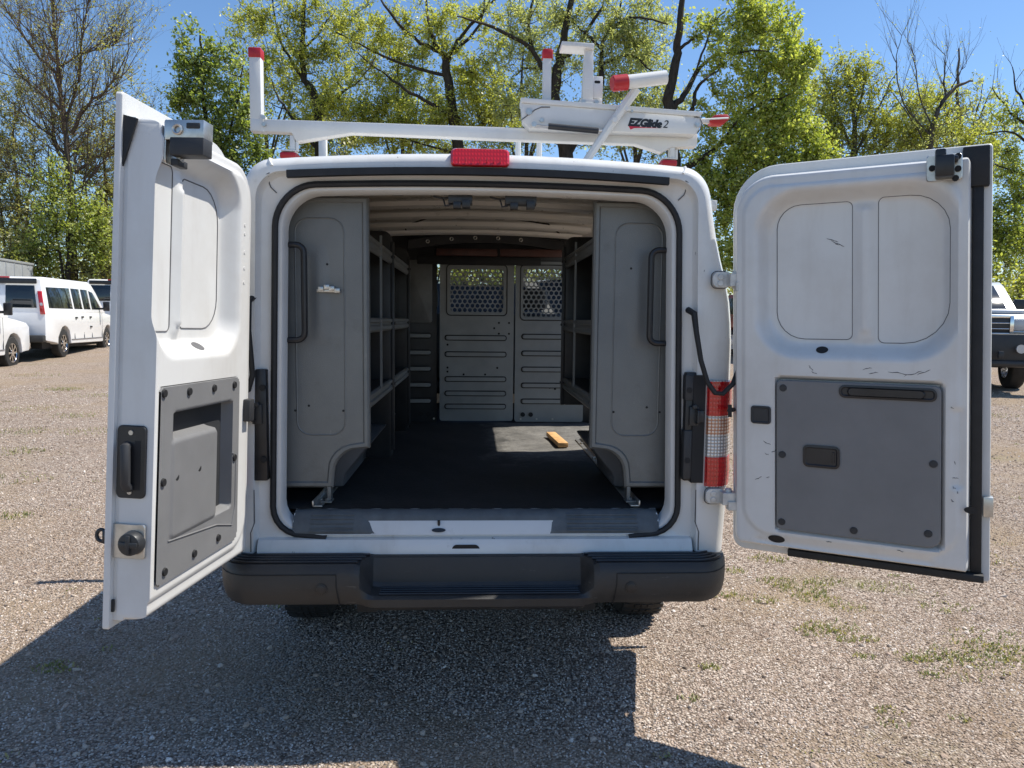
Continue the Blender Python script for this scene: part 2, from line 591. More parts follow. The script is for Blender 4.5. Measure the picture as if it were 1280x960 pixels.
for y in ys:
    rise = .06 * max(0., min(1., (y - .16) / .8))
    st.append([(p[0], p[1], arch(y, p[2]) if p[2] < 1.0 else p[2] + rise * max(0, (p[2] - 1.4) / .7)) for p in ring(1.0, .45, 2.10, .11, .05, y, .045)])
front = []
for y, zT, rT, xh in ((4.35, 1.76, .16, .99), (4.75, 1.36, .14, .98), (5.2, 1.30, .14, .97), (5.6, 1.20, .16, .95), (5.85, 1.05, .18, .90), (5.95, .85, .12, .86)):
    front.append([(p[0], p[1], arch(y, p[2]) if p[2] < .95 else p[2]) for p in ring(xh, .42, zT, rT, .05, y, .03)])
allst = st + front
ny = len(ys)
def half_index(k):
    return k if k < NHALF else 2 * NHALF - 2 - k
def skip(i, k):
    kk = half_index(k); kn = half_index((k + 1) % (2 * NHALF - 2))
    lo = min(kk, kn)
    if lo < NB_:
        return True                                              # open underneath
    a = allst[i]; zc = (a[k][2] + a[(k + 1) % len(a)][2]) / 2
    y0, y1 = a[0][1], allst[i + 1][0][1]
    right = a[k][0] > 0.3
    if 1.56 < y0 < 2.59 and right and .62 < zc < 2.02 and lo < NB_ + NA_ + NS_ + 4:
        return True                                              # sliding door opening
    if abs(y0 - 3.05) < .01 and 1.36 < zc < 1.95 and lo < NB_ + NA_ + NS_ + 2:
        return True                                              # cab side window
    if 3.9 < y0 < 4.4 and lo >= NB_ + NA_ + NS_ + 5:
        return True                                              # windscreen
    return False
mbv.loft(allst, True, False, True, skip)
mbv.build('body', M['white'], van, angle=40)

# inner frame: recess face, seal land, flange, then the cargo liner
mbf = MB()
fr = [ring(.858, .53, 2.031, .10, .06, .034, .030, tum=False), ring(.838, .60, 2.022, .12, .09, .040, .026, tum=False),
      ring(.812, .635, 2.006, .155, .115, .048, .020, tum=False), ring(.781, .655, 1.980, .135, .10, .050, .018, tum=False), ring(.775, .662, 1.972, .135, .10, .060, .018, tum=False),
      ring(.773, .668, 1.968, .135, .10, .115, .020, tum=False)]
mbf.loft(fr)
mbf.build('door_frame', M['white_in'], van, angle=40)

mbl = MB()
ln = [ring(.773, .668, 1.968, .135, .10, .115, .020, tum=False), ring(.86, .69, 2.03, .17, .05, .13, .03)]
lst = [.13, .5, 1.0, 1.57, 2.60, 2.70]
ln += [ring(.945, .69, 2.075 + (.03 if y > .4 else 0), .16, .03, y, .04) for y in lst[1:]]
def skipl(i, k):
    kk = half_index(k); kn = half_index((k + 1) % (2 * NHALF - 2)); lo = min(kk, kn)
    a = ln[i]; zc = (a[k][2] + a[(k + 1) % len(a)][2]) / 2
    if abs(a[0][1] - 1.57) < .01 and a[k][0] > .3 and .70 < zc < 2.02 and lo < NB_ + NA_ + NS_ + 4:
        return True
    return False
mbl.loft(ln, True, False, False, skipl)
mbl.build('cargo_lining', M['liner'], van, angle=40)
# sliding door opening reveal and the door slid back along the side
mb = MB()
mb.box(.945, .975, 1.52, 1.57, .69, 1.80); mb.box(.945, .975, 2.60, 2.65, .69, 1.80)
each(mb, 'sliding_door_pillar', M['white'], van, .004)
sd = MB()
for zz in range(1):
    rr_ = [[(1.045 * tumble(z) + dx, y, z) for z in (.52, .8, 1.1, 1.44, 1.56, 1.66, 1.85, 1.98)] for (dx, y) in ((.0, .50), (.03, .50), (.035, .54), (.035, 1.50), (.03, 1.54), (0, 1.54))]
    sd.loft(rr_, False)
sdo = sd.build('sliding_door', M['white'], van, angle=30)
mb = MB(); mb.box(1.082, 1.105, 1.30, 1.45, 1.18, 1.22); mb.build('handle', M['black_satin'], sdo, .006)

# ceiling bows, header holes ---------------------------------------------------
mb = MB()
for y, h in ((.30, .02), (.72, .03), (1.15, .03), (1.58, .03), (2.02, .03), (2.42, .03)):
    n = 14
    rows = []
    for k in range(n + 1):
        x = -.72 + 1.44 * k / n
        zc = 2.10 + .04 * (1 - (x / .9) ** 2) - (.065 if y < .4 else .035)
        rows.append([(x, y - .09, zc + .006), (x, y - .06, zc - h * .4), (x, y + .06, zc - h * .4), (x, y + .09, zc + .006)])
    mb.loft(rows, False)
mb.build('ceiling_bow', M['liner'], van, angle=30)
mb = MB()
for y, zz in ((.31, .083), (.72, .053), (1.15, .053), (1.58, .053), (2.02, .053)):
    for x in np.linspace(-.6, .6, 6):
        x = x + random.uniform(-.03, .03)
        zc = 2.10 + .04 * (1 - (x / .9) ** 2) - zz
        w = random.choice((.006, .007, .007, .028))
        pts = rrect2(-w, w, -.006, .006, .005, 3)
        mb.add([(x + a, y - .0 + c, zc - .0015) for a, c in pts], [tuple(range(len(pts)))])
mb.build('ceiling_hole', M['black'], van, smooth=False, kind='stuff')

# floor mat ---------------------------------------------------------------------
mb = MB()
mat_x = [-.92 + .06 * k for k in range(31)] + [.92]
mat_y = [.108] + [.2 + .06 * k for k in range(43)]
mb.v = [(x * (.80 if y < .15 else 1.), y, .728 + .0035 * math.sin(x * 9 + y * 3) * math.sin(y * 7) * (y > .2) + .0015 * math.sin(x * 31 + y * 17)) for y in mat_y for x in mat_x]
n_ = len(mat_x)
mb.f = [(j * n_ + i, j * n_ + i + 1, (j + 1) * n_ + i + 1, (j + 1) * n_ + i) for j in range(len(mat_y) - 1) for i in range(n_ - 1)]
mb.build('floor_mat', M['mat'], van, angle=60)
mb = MB(); mb.box(-.93, .93, .12, 2.75, .66, .712); mb.box(-.75, .75, .2, 5.6, .40, .50)
for x in (-.45, .45):
    mb.box(x - .04, x + .04, .1, 5.4, .30, .40)
mb.build('underbody', M['black'], van, smooth=False)

# sill ----------------------------------------------------------------------------
def sill_pt(x, t):
    """t 0 (seal edge) .. 1 (floor edge)"""
    prof = [(.030, .642), (.036, .655), (.056, .690), (.080, .716), (.115, .7275)]
    i = min(int(t * 4), 3); f = t * 4 - i
    return (x, prof[i][0] + (prof[i + 1][0] - prof[i][0]) * f, prof[i][1] + (prof[i + 1][1] - prof[i][1]) * f)
mb = MB()
mb.loft([[sill_pt(x, t) for t in (0, .125, .25, .375, .5, .625, .75, .875, 1)] for x in np.linspace(-.735, .735, 40)], False)
mb.build('sill', M['white_in'], van, angle=60)
def step_plate(x0a, x1a, x0b, x1b, t0, t1, rows=9, colsn=14, h=.006):
    """quad patch on the sill: at t0 spans x0a..x1a, at t1 spans x0b..x1b"""
    mb = MB(); grid = []
    for j in range(rows + 1):
        t = t0 + (t1 - t0) * j / rows
        f = j / rows
        a = x0a + (x0b - x0a) * f; c = x1a + (x1b - x1a) * f
        line = []
        for i in range(colsn + 1):
            x = a + (c - a) * i / colsn
            p = sill_pt(x, t)
            e = 0 if (i in (0, colsn) or j in (0, rows)) else 1
            line.append((p[0], p[1] - h * e * .7, p[2] + h * e * .8))
        grid.append(line)
    mb.loft(grid, False)
    return mb
for args in ((-.735, -.405, -.735, -.465, .06, .98), (.290, .735, .312, .735, .06, .98)):
    pl = step_plate(*args).build('step_plate', M['step_grey'], van, angle=50)
    rb = MB()
    for k in range(5):
        t = .18 + .12 * k
        xa = args[0] + .07; xb = args[1] - .09
        rb.tube([tuple(np.array(sill_pt(x, t)) + np.array([0, -.005, .0065])) for x in np.linspace(xa, xb, 6)], .0035, 6)
    each(rb, 'tread_rib', M['step_grey'], pl)
mb = step_plate(-.60, .60, -.60, .60, .52, .99, 5, 20, .005); mb.build('threshold_strip', M['step_grey'], van, angle=50)
# latch pin and drain details on the sill
mb = MB(); mb.cyl((-.156, .055, .662), (-.156, .045, .695), .0055, 10); mb.add([(-.156 + .028 * math.cos(R(20 * k)), .036 + .005 * math.sin(R(20 * k)) - .003, .660 + .0075 * math.sin(R(20 * k))) for k in range(18)], [tuple(range(18))])
mb.build('latch_pin', M['steel_dark'], van)
mb = MB()
pts = rrect2(-.055, .055, -.012, .018, [.02, .02, .005, .005], 5)
mb.add([(-.047 + a, .0005, .592 + c) for a, c in pts], [tuple(range(len(pts)))])
for x, z in ((-.395, .577), (.312, .577), (-.565, .577), (.47, .577)):
    pts = rrect2(-.018, .018, -.004, .007, .004, 4)
    mb.add([(x + a, .0006, z + c) for a, c in pts], [tuple(range(len(pts)))])
each(mb, 'sill_hole', M['black'], van)
# rear apron below the opening
mb = MB()
rows = []
for z, y in ((.655, .046), (.632, .040), (.626, .018), (.612, .008), (.60, .002), (.575, -.004), (.53, -.002), (.45, .03)):
    rows.append([(x, y, z) for x in np.linspace(-.862, .862, 30)])
mb.loft(rows, False)
mb.build('rear_apron', M['white'], van, angle=30)

# rubber seal, header strip, brake lamp ---------------------------------------------
sr = ring(.807, .640, 2.000, .155, .115, .040, .020, tum=False)
half = sr[:NHALF]; lefth = sr[NHALF:]
path = [(.61, .034, .632)] + [p for p in half if not (p[2] < .66 and p[0] < .63)]
pathl = [p for p in lefth if not (p[2] < .66 and p[0] > -.63)] + [(-.60, .034, .630)]
full = path + pathl
mb = MB(); mb.tube(full, .0125, 8)
mb.build('door_seal', M['rubber'], van)
mb = MB()
rows = []
for k in range(25):
    x = -.725 + 1.45 * k / 24
    zc = 2.036 + .024 * (1 - (x / .75) ** 2)
    rows.append([(x, .006, zc - .016), (x, -.014, zc - .014), (x, -.014, zc + .012), (x, .006, zc + .016)])
mb.loft(rows, True, True, True)
mb.build('header_strip', M['rubber'], van, angle=30)
poly = rrect2(-.112, .110, 2.076, 2.146, [.02, .02, .012, .012], 5)
bl = inset_plate(poly, lambda a, c, w: (a, w + .02 * max(0, (c - 2.085) / .05) ** 1.5, c), .10, -.030, .008).build('brake_lamp', M['red_lens'], van, angle=30)
mb = MB()
for k in range(7):
    mb.tube([(-.08 + .026 * k, -.0305, 2.088), (-.08 + .026 * k, -.0300, 2.104)], .002, 6)
each(mb, 'lamp_cell', M['red_cap'], bl)

# shut lines in the frame corners and jamb
mb = MB()
for s in (-1, 1):
    mb.tube([(s * .80, .030, 2.024), (s * .80, .032, 2.005), (s * .795, .034, 1.992), (s * .775, .040, 1.972)], .0022, 6)
    mb.tube([(s * .79, .0, 2.040), (s * .825, .004, 2.024), (s * .853, .006, 1.985), (s * .864, .008, 1.93), (s * .868, .006, 1.80), (s * .869, .004, 1.6), (s * .869, .004, 1.33)], .0022, 6)
    mb.tube([(s * .870, .002, .83), (s * .870, .002, .70), (s * .885, -.001, .66), (s * .885, -.002, .585)], .0022, 6)
each(mb, 'shut_line', M['seam'], van)

# roof ditch seam running over the lip
for s in (-1, 1):
    pts = []
    for r_ in list(reversed(rear[:5])) + [st[1], st[3]]:
        h_ = r_[:NHALF]
        q_ = min(h_[NB_ + NA_ + NS_ // 2:], key=lambda p: abs(p[0] - .775))
        pts.append((s * q_[0], q_[1] - .001, q_[2] + .001))
    mb = MB(); mb.tube(pts, .005, 6); mb.build('roof_seam', M['white'], van)
mb = MB(); mb.box(.925, .950, .10, .13, 1.945, 1.985); mb.build('side_clip', M['hinge_paint'], van, .004)
# striker panels on the jambs
for s in (-1, 1):
    mb = MB()
    mb.box(s * .858 - .040, s * .858 + .040, .005, .045, .865, 1.300)
    g = mb.build('striker_panel', M['black_satin'], van, .006)
    if s > 0:
        mb = MB(); mb.box(.846, .894, -.007, .035, .86, 1.29); mb.build('dark_gap', M['black'], g)
        mb = MB(); mb.box(.814, .852, -.004, .04, .875, 1.07); mb.box(.814, .852, -.004, .04, 1.19, 1.29); each(mb, 'grey_cover', M['pocket_dark'], g, .004)
    mb = MB()
    mb.box(s * .85 - .018, s * .85 + .018, -.012, .01, 1.09, 1.165)
    mb.box(s * .875 - .012, s * .875 + .012, -.022, .0, 1.105, 1.15)
    mb.tube([(s * .86, -.012, 1.10), (s * .86, -.035, 1.105), (s * .86, -.035, 1.15), (s * .86, -.012, 1.155)], .006, 8)
    mb.cyl((s * .85, -.02, 1.165), (s * .85, -.0, 1.165), .010, 10)
    mb.build('striker', M['steel_dark'], g, .002)
    mb = MB()
    for z in (.95, 1.23):
        mb.cyl((s * .83, -.006, z), (s * .83, .004, z), .012, 12)
    each(mb, 'screw', M['black'], g)

# tail lamps ----------------------------------------------------------------------
lens_pl = [(.897, .014), (.905, -.018), (.925, -.026), (.947, -.026), (.972, -.016), (.996, .008), (1.018, .05), (1.030, .10), (1.032, .17)]
def lens(s, z0, z1, mat, name, parent, proud=0.):
    rings_ = []
    for z, d in ((z0, -.006), (z0 + .003, .0), ((z0 + z1) / 2, .002), (z1 - .003, .0), (z1, -.006)):
        pts = []
        for x, y in lens_pl:
            nx_, ny_ = (x - .88), (y - .16)
            L = math.hypot(nx_, ny_)
            pts.append((s * (x + nx_ / L * (d + proud)), y + ny_ / L * (d + proud), z))
        pts.append((s * .90, .16, z))
        rings_.append(pts)
    mb = MB(); mb.loft(rings_, True, True, True)
    return mb.build(name, mat, parent, angle=30)
for s in (-1, 1):
    tl = lens(s, .843, 1.272, M['clear_lens'], 'tail_lamp', van, -.003)
    lens(s, 1.128, 1.268, M['red_lens'], 'red_lens', tl)
    lens(s, 1.052, 1.124, M['amber_lens'], 'amber_lens', tl, -.001)
    lens(s, .972, 1.046, M['clear_lens'], 'clear_lens', tl, -.001)
    lens(s, .846, .968, M['red_lens'], 'red_lens', tl)

# header latch strikers and wire -----------------------------------------------------
for x0, x1 in ((-.125, -.03), (.10, .225)):
    mb = MB()
    mb.box(x0, x1, .105, .16, 1.955, 1.99)
    mb.box(x0 + .02, x0 + .05, .09, .12, 1.935, 1.96)
    mb.box(x1 - .04, x1 - .008, .095, .13, 1.938, 1.97)
    mb.tube([(x0 - .06, .13, 1.985), (x0 - .02, .12, 1.975), (x0, .12, 1.978)], .004, 6)
    mb.tube([(x0 - .02, .12, 1.975), (x0 - .012, .11, 1.945), (x0 + .01, .11, 1.95)], .004, 6)
    mb.build('header_striker', M['black_satin'], van, .003)
mb = MB()
mb.tube([(-.505, 2.66, 1.98), (-.505, 2.60, 2.10), (-.49, 2.2, 2.115), (-.30, 1.8, 2.118), (.2, 1.8, 2.120), (.45, 2.0, 2.115), (.58, 2.5, 2.11), (.60, 2.66, 2.09), (.60, 2.68, 1.97)], .005, 6)
mb.build('wire', M['black'], van)

# check straps ------------------------------------------------------------------------
mb = MB()
mb.tube([(.822, .02, 1.545), (.832, -.03, 1.53), (.838, -.045, 1.46), (.858, -.05, 1.35), (.885, -.055, 1.265), (.915, -.06, 1.225), (.945, -.06, 1.222), (.985, -.055, 1.26), (1.015, -.05, 1.34)],
        [.013, .013, .011, .010, .010, .010, .010, .010, .010], 8)
mb.build('check_strap', M['rubber'], van)
mb = MB()
mb.tube([(-.862, .02, 1.575), (-.868, -.03, 1.56), (-.868, -.04, 1.45), (-.862, -.035, 1.36), (-.858, -.03, 1.28), (-.875, -.03, 1.225), (-.905, -.03, 1.21)], [.013, .013, .012, .011, .011, .012, .012], 8)
mb.build('check_strap', M['rubber'], van)

# hinges --------------------------------------------------------------------------------
for z in (1.662, .812):
    for s in (-1, 1):
        mb = MB()
        poly = rrect2(.900, .965, z - .030, z + .030, [.006, .022, .022, .006], 5)
        mb.prism([(s * a, c) for a, c in poly], -.034, -.018)
        mb.box(s * .955, s * 1.01, -.075, -.022, z - .026, z + .022)
        mb.cyl((s * .985, -.045, z - .034), (s * .985, -.045, z + .034), .014, 12)
        mb.cyl((s * .930, -.038, z + .010), (s * .930, -.030, z + .010), .012, 10)
        mb.cyl((s * .930, -.038, z - .014), (s * .930, -.030, z - .014), .012, 10)
        mb.box(s * .975, s * 1.03, -.085, -.055, z - .045, z - .010)
        mb.build('hinge', M['hinge_paint'], van, .0015, 1)
        mb = MB(); mb.prism([(s * a, c) for a, c in rrect2(.90, .965, z - .03, z + .03, .02, 5)], -.02, .03); mb.build('hinge_pad', M['white'], van, .002)
        mb = MB(); mb.tube([(s * a, -.0205, c) for a, c in rrect2(.897, .968, z - .033, z + .033, .022, 5)], .0022, 6, False, True); mb.build('hinge_outline', M['seam'], van)  # dark outline round the hinge pad

# bumper -------------------------------------------------------------------------------
def bumper_profiles():
    xs = list(np.linspace(-1.01, 1.01, 101))
    rings_ = []
    for x in xs:
        ax = abs(x)
        e = max(0., (ax - .845) / .165)
        fwd = .26 * (1 - math.sqrt(max(0., 1 - min(1., e) ** 2.3)))
        rise = .03 * e ** 2
        t = max(0., min(1., (.458 - ax) / .065))
        t = t * t * (3 - 2 * t)
        top = .580 - .006 * e
        side = [(.05, top), (-.02, top), (-.06, top), (-.10, top - .001), (-.128, top - .004), (-.142, top - .018), (-.150, .54), (-.152, .49), (-.146, .448), (-.128, .420), (-.05, .410), (.06, .42)]
        cen = [(.05, .574), (-.02, .574), (-.034, .570), (-.046, .53), (-.052, .478), (-.066, .464), (-.10, .460), (-.140, .456), (-.155, .446), (-.152, .415), (-.13, .396), (.06, .396)]
        # match lower profile: the centre hangs lower
        pr = []
        for (ya, za), (yb, zb) in zip(side, cen):
            y = ya + (yb - ya) * t; z = za + (zb - za) * t
            y = y + fwd * (1 if y < .02 else .6)
            z = z + (rise if z < .5 else 0)
            pr.append((x, y, z))
        rings_.append(pr)
    return rings_
mb = MB(); mb.loft(bumper_profiles(), False)
bp = mb.build('bumper', M['black_plastic'], van, angle=28)
mb = MB()
for s in (-1, 1):
    for k in range(4):
        y = -.118 + .030 * k
        mb.tube([(s * x, y + .26 * (1 - math.sqrt(max(0., 1 - max(0., (x - .845) / .165) ** 2.3))) if x > .845 else y, .581) for x in np.linspace(.455 - .012 * k, .955 - .012 * k, 16)], .0048, 6)
each(mb, 'tread_rib', M['black_satin'], bp)
mb = MB()
for k in range(4):
    mb.tube([(-.372, -.072 - .021 * k, .4645 - .001 * k), (.392, -.072 - .021 * k, .4645 - .001 * k)], .0045, 6)
each(mb, 'step_rib', M['black_satin'], bp)
for x, z, y in ((-.585, .487, -.1525), (.585, .487, -.1525), (-.875, .487, -.128), (.895, .492, -.122)):
    mb = MB()
    nrm = Vector((0 if abs(x) < .8 else (.55 if x > 0 else -.55), -1, 0)).normalized()
    p = Vector((x, y, z))
    mb.cyl(p + nrm * -.004, p + nrm * .003, .022, 20)
    mb.cyl(p + nrm * .0, p + nrm * .006, .017, 20)
    mb.build('parking_sensor', M['black_satin'], bp, .001)
mb = MB()
for s in (-1, 1):
    mb.tube([(s * .53, -.1500, .542), (s * .53, -.1535, .50), (s * .523, -.152, .45), (s * .52, -.13, .418)], .0018, 6)
    mb.tube([(s * x, -.1525 + .26 * (1 - math.sqrt(max(0., 1 - max(0., (x - .845) / .165) ** 2.3))) if x > .845 else -.1525, .542) for x in np.linspace(.53, .975, 16)], .0018, 6)
each(mb, 'panel_seam', M['black'], bp)

# added panels hidden by the bumper, and rear wheel flaps, to widen ground shadow
for s in (-1, 1):
    poly = [(.14, .56), (.14, .40), (.30, .345), (.48, .275), (.68, .20), (.725, .24), (.72, .40), (.745, .56)]
    mb = MB()
    vs = [(s * .955, y, z) for y, z in poly] + [(s * .998, y, z) for y, z in poly]
    n_q = len(poly)
    mb.add(vs, [tuple(range(n_q)), tuple(range(2 * n_q - 1, n_q - 1, -1))] + [(i, (i + 1) % n_q, (i + 1) % n_q + n_q, i + n_q) for i in range(n_q)])
    mb.build('shadow_panel', M['white'], van, .008)
    mb = MB(); mb.box(s * .74, s * 1.005, .74, .755, .10, .48); mb.build('shadow_flap', M['rubber'], van, .004)

# wheels ------------------------------------------------------------------------------
def wheel_at(parent, x, y, z, r, w, side, rimmat, treads=True):
    prof = [(0., r * .62), (w * .04, r * .80), (w * .06, r * .93), (w * .14, r * .985), (w * .3, r), (w * .7, r), (w * .86, r * .985), (w * .94, r * .93), (w * .96, r * .80), (w, r * .62)]
    n = 40
    rings_ = []
    for k in range(n):
        t = 2 * math.pi * k / n
        rings_.append([(x - w / 2 + a, y + q * math.cos(t), z + q * math.sin(t)) for a, q in prof])
    rings_.append(rings_[0])
    mb = MB(); mb.loft(rings_, False)
    if treads:
        for a in (.3, .43, .57, .7):
            pass
        for k in range(n):
            t = 2 * math.pi * (k + .5) / n
            for a0, a1 in ((.08, .27), (.31, .41), (.45, .55), (.59, .69), (.73, .92)):
                c, s_ = math.cos(t), math.sin(t)
                d = .045
                vs = []
                for da in (a0, a1):
                    for dt in (-d, d):
                        for q in (r * .97, r * 1.012 if .2 < (a0 + a1) / 2 < .8 else r * 1.0):
                            vs.append((x - w / 2 + w * da, y + q * math.cos(t + dt), z + q * math.sin(t + dt)))
                mb.add(vs, [(0, 1, 3, 2), (4, 6, 7, 5), (1, 5, 7, 3), (0, 4, 5, 1), (2, 3, 7, 6)])
    wh = mb.build('wheel', M['tyre'], parent, angle=30)
    mb = MB()
    q = r * .62
    xo = x + side * w * .42; xi = x + side * w * .18
    mb.tube([(x - w * .45, y, z), (x + w * .45, y, z)], q, 24, False)
    for k in range(8):
        t = 2 * math.pi * k / 8
        t2 = .19
        pts = [(.25, t - t2), (.95, t - t2 * .75), (.95, t + t2 * .75), (.25, t + t2)]
        vs = [(xx, y + q * a * math.cos(tt), z + q * a * math.sin(tt)) for xx in (xi, xo) for a, tt in pts]
        mb.add(vs, [(0, 1, 2, 3), (7, 6, 5, 4), (0, 4, 5, 1), (1, 5, 6, 2), (2, 6, 7, 3), (3, 7, 4, 0)])
    mb.cyl((xi, y, z), (x + side * w * .46, y, z), q * .33, 16)
    mb.tube([(xo, y + q * .94 * math.cos(2 * math.pi * k / 24), z + q * .94 * math.sin(2 * math.pi * k / 24)) for k in range(24)], q * .05, 6, False, True)
    mb.build('rim', rimmat, wh, angle=30)
    return wh
for s in (-1, 1):
    wheel_at(van, s * .895, AX_R, WZ, .375, .25, s, M['silver'])
    wheel_at(van, s * .865, 4.75, WZ, .375, .25, s, M['silver'])
mb = MB(); mb.cyl((-.75, AX_R, WZ), (.75, AX_R, WZ), .055, 12); mb.cyl((-.12, AX_R, WZ), (.12, AX_R, WZ), .16, 14)
mb.cyl((.30, -.0, .40), (.30, 2.0, .40), .035, 10)
mb.build('rear_axle', M['black'], van)

# cab glass, seats, dash ---------------------------------------------------------------
gl = MB()
k0 = NB_ + NA_ + NS_ + 5
rows = [[allst[i][k] for k in range(k0, 2 * NHALF - 2 - k0 + 1)] for i in (ny - 1, ny, ny + 1)]
gl.loft(rows, False); gl.build('windscreen', M['glass'], van, angle=60)
for s in (-1, 1):
    mb = MB()
    ks = [k for k in range(NB_ + NA_, NB_ + NA_ + NS_ + 3) if 1.28 < allst[ny - 3][k][2] < 2.0]
    mb.loft([[(s * abs(allst[i][k][0]), allst[i][k][1], allst[i][k][2]) for k in ks] for i in (ny - 3, ny - 2)], False)
    mb.build('cab_window', M['glass'], van, angle=60)
for x in (-.45, .45):
    mb = MB(); mb.box(x - .25, x + .25, 3.30, 3.42, 1.0, 1.55); mb.box(x - .25, x + .25, 3.35, 3.85, .90, 1.05); mb.box(x - .13, x + .13, 3.32, 3.40, 1.58, 1.76)
    mb.build('cab_seat', M['grey_cargo'], van, .04, 3)
mb = MB(); mb.box(-.9, .9, 4.15, 4.6, .8, 1.22); mb.build('dashboard', M['grey_cargo'], van, .05, 3)
mb = MB(); mb.box(-.93, .93, 2.78, 4.5, .62, .68); mb.build('cab_floor', M['black'], van)
mb = MB(); mb.tube([(-.45 + .19 * math.cos(2 * math.pi * k / 24), 4.03 + .06 * math.sin(2 * math.pi * k / 24), 1.27 + .18 * math.sin(2 * math.pi * k / 24)) for k in range(24)], .016, 8, False, True)
mb.build('steering_wheel', M['black'], van)
for s in (-1, 1):
    mb = MB(); mb.box(s * 1.03, s * 1.19, 4.02, 4.10, 1.32, 1.58); mb.box(s * .95, s * 1.05, 4.04, 4.08, 1.36, 1.40); mb.build('wing_mirror', M['black_satin'], van, .02, 3)
    mb = MB(); mb.box(s * .62, s * .86, 5.80, 5.93, .82, 1.02); mb.build('headlight', M['clear_lens'], van, .03, 3)

# ------------------------------------------------------------------ bulkhead
BY = 2.72
def plate(poly, y, t, name, mat, parent, ch=.004):
    return inset_plate(poly, lambda a, c, w: (a, w, c), y + t, y, ch).build(name, mat, parent, angle=25)
bk = MB()
def frame_with_hole(mb, x0, x1, z0, z1, hx0, hx1, hz0, hz1, y):
    o = rrect2(x0, x1, z0, z1, .02, 4); i_ = rrect2(hx0, hx1, hz0, hz1, .025, 4)
    mb.loft([[(a, y + .03, c) for a, c in o], [(a, y, c) for a, c in o], [(a, y, c) for a, c in i_], [(a, y + .03, c) for a, c in i_]])
bk.box(-.93, -.300, BY + .012, BY + .03, .70, 2.12)
bk.box(.69, .93, BY + .012, BY + .03, .70, 2.12)
bk.box(-.30, .69, BY + .012, BY + .03, 1.925, 2.14)
bko = bk.build('bulkhead', M['steel_dark'], van, .003)
mb = MB(); frame_with_hole(mb, -.278, .270, .742, 1.93, -.200, .192, 1.552, 1.868, BY - .012)
ctr = mb.build('bulkhead_panel', M['bulkhead'], bko, angle=30)
mb = MB(); frame_with_hole(mb, .282, .80, .735, 1.93, .338, .70, 1.520, 1.880, BY - .004)
mb.build('bulkhead_panel', M['bulkhead'], bko, angle=30)
def perf(x0, x1, z0, z1, y, pitch=.0375, r=.0145, name='perforated_window', th=.003):
    mb = MB()
    rows_ = int((z1 - z0) / (pitch * .866)); cols_ = int((x1 - x0) / pitch)
    hexa = [(math.cos(R(30 + 60 * k)), math.sin(R(30 + 60 * k))) for k in range(6)]
    oR = pitch / math.sqrt(3) * 1.001
    for j in range(rows_ + 1):
        for i in range(cols_ + 1):
            cx = x0 + pitch * (i + (.5 if j % 2 else 0)); cz = z0 + pitch * .866 * j
            vs = []
            for k in range(12):
                t = R(30 + 30 * k)
                q = oR if k % 2 == 0 else oR * .866
                vs.append((cx + q * math.cos(t), y, cz + q * math.sin(t)))
            for yy in (y, y + th):
                for k in range(12):
                    t = R(30 + 30 * k)
                    vs.append((cx + r * math.cos(t), yy, cz + r * math.sin(t)))
            fs = []
            for k in range(12):
                k2 = (k + 1) % 12
                fs.append((k, k2, 12 + k2, 12 + k)); fs.append((12 + k, 12 + k2, 24 + k2, 24 + k))
            mb.add(vs, fs)
    return mb.build(name, M['bulkhead'], bko, smooth=False)
perf(-.225, .205, 1.535, 1.90, BY + .012)
perf(.325, .72, 1.505, 1.90, BY + .018)
for o2 in (rrect2(-.228, .218, 1.528, 1.900, .03, 5), ):
    mb = MB(); mb.tube([(a, BY - .013, c) for a, c in o2], .004, 5, False, True); mb.build('window_groove', M['black'], bko)
mb = MB(); mb.tube([(a, BY - .005, c) for a, c in rrect2(.318, .73, 1.497, 1.905, .03, 5)], .004, 5, False, True); mb.build('window_groove', M['black'], bko)
def brib(x0, x1, z):
    poly = rrect2(x0, x1, z - .014, z + .014, .012, 4)
    yb = BY - .012 if x1 < .3 and x0 > -.3 else BY - .004
    if x1 < 0 and x0 < -.3: yb = BY - .006
    rb_ = inset_plate(poly, lambda a, c, w: (a, w, c), yb + .002, yb - .014, .006).build('bulkhead_rib', M['bulkhead'], bko, angle=40)
    o2 = [(a, yb - .001, c) for a, c in rrect2(x0 - .003, x1 + .003, z - .017, z + .017, .014, 4)]
    mb = MB(); mb.tube(o2, .0045, 5, False, True); mb.build('rib_shadow_line', M['black'], rb_)  # black outline painted in for the shadow gap round the rib
for z in (1.362, 1.24, 1.055, .948, .850):
    brib(-.235, .212, z)
for z in (1.375, 1.25, 1.13, 1.01, .89):
    brib(.335, .70, z)
    brib(-.505, -.345, z)
mb = MB()
mb.prism(rrect2(-.53, -.335, 1.47, 1.93, .02, 4), BY - .006, BY + .012)
mb.build('bulkhead_panel', M['panel_dark'], bko, .004)
mb = MB()
for x, z in ((.16, 1.475), (.235, 1.475), (.125, 1.435), (.16, 1.395), (.235, 1.395), (-.22, 1.31), (-.22, 1.14), (.15, 1.14), (.06, 1.09), (-.1, 1.09), (.57, 1.14), (.57, 1.00), (.585, .985), (.545, .995), (-.22, 1.11)):
    mb.cyl((x, BY - .0135, z), (x, BY - .0125, z), .008, 10)
for x in (.345, .405, -.42, -.36):
    mb.cyl((x, BY - .0135 if x > 0 else BY + .009, .79), (x, BY - .0045 if x > 0 else BY + .013, .79), .017, 14)
each(mb, 'bulkhead_hole', M['black'], bko)
mb = MB()
for x in (.33, .45, .57, -.32, -.55):
    mb.cyl((x, BY - .014, .757), (x, BY, .757), .007, 8)
each(mb, 'bolt', M['steel_bright'], bko)
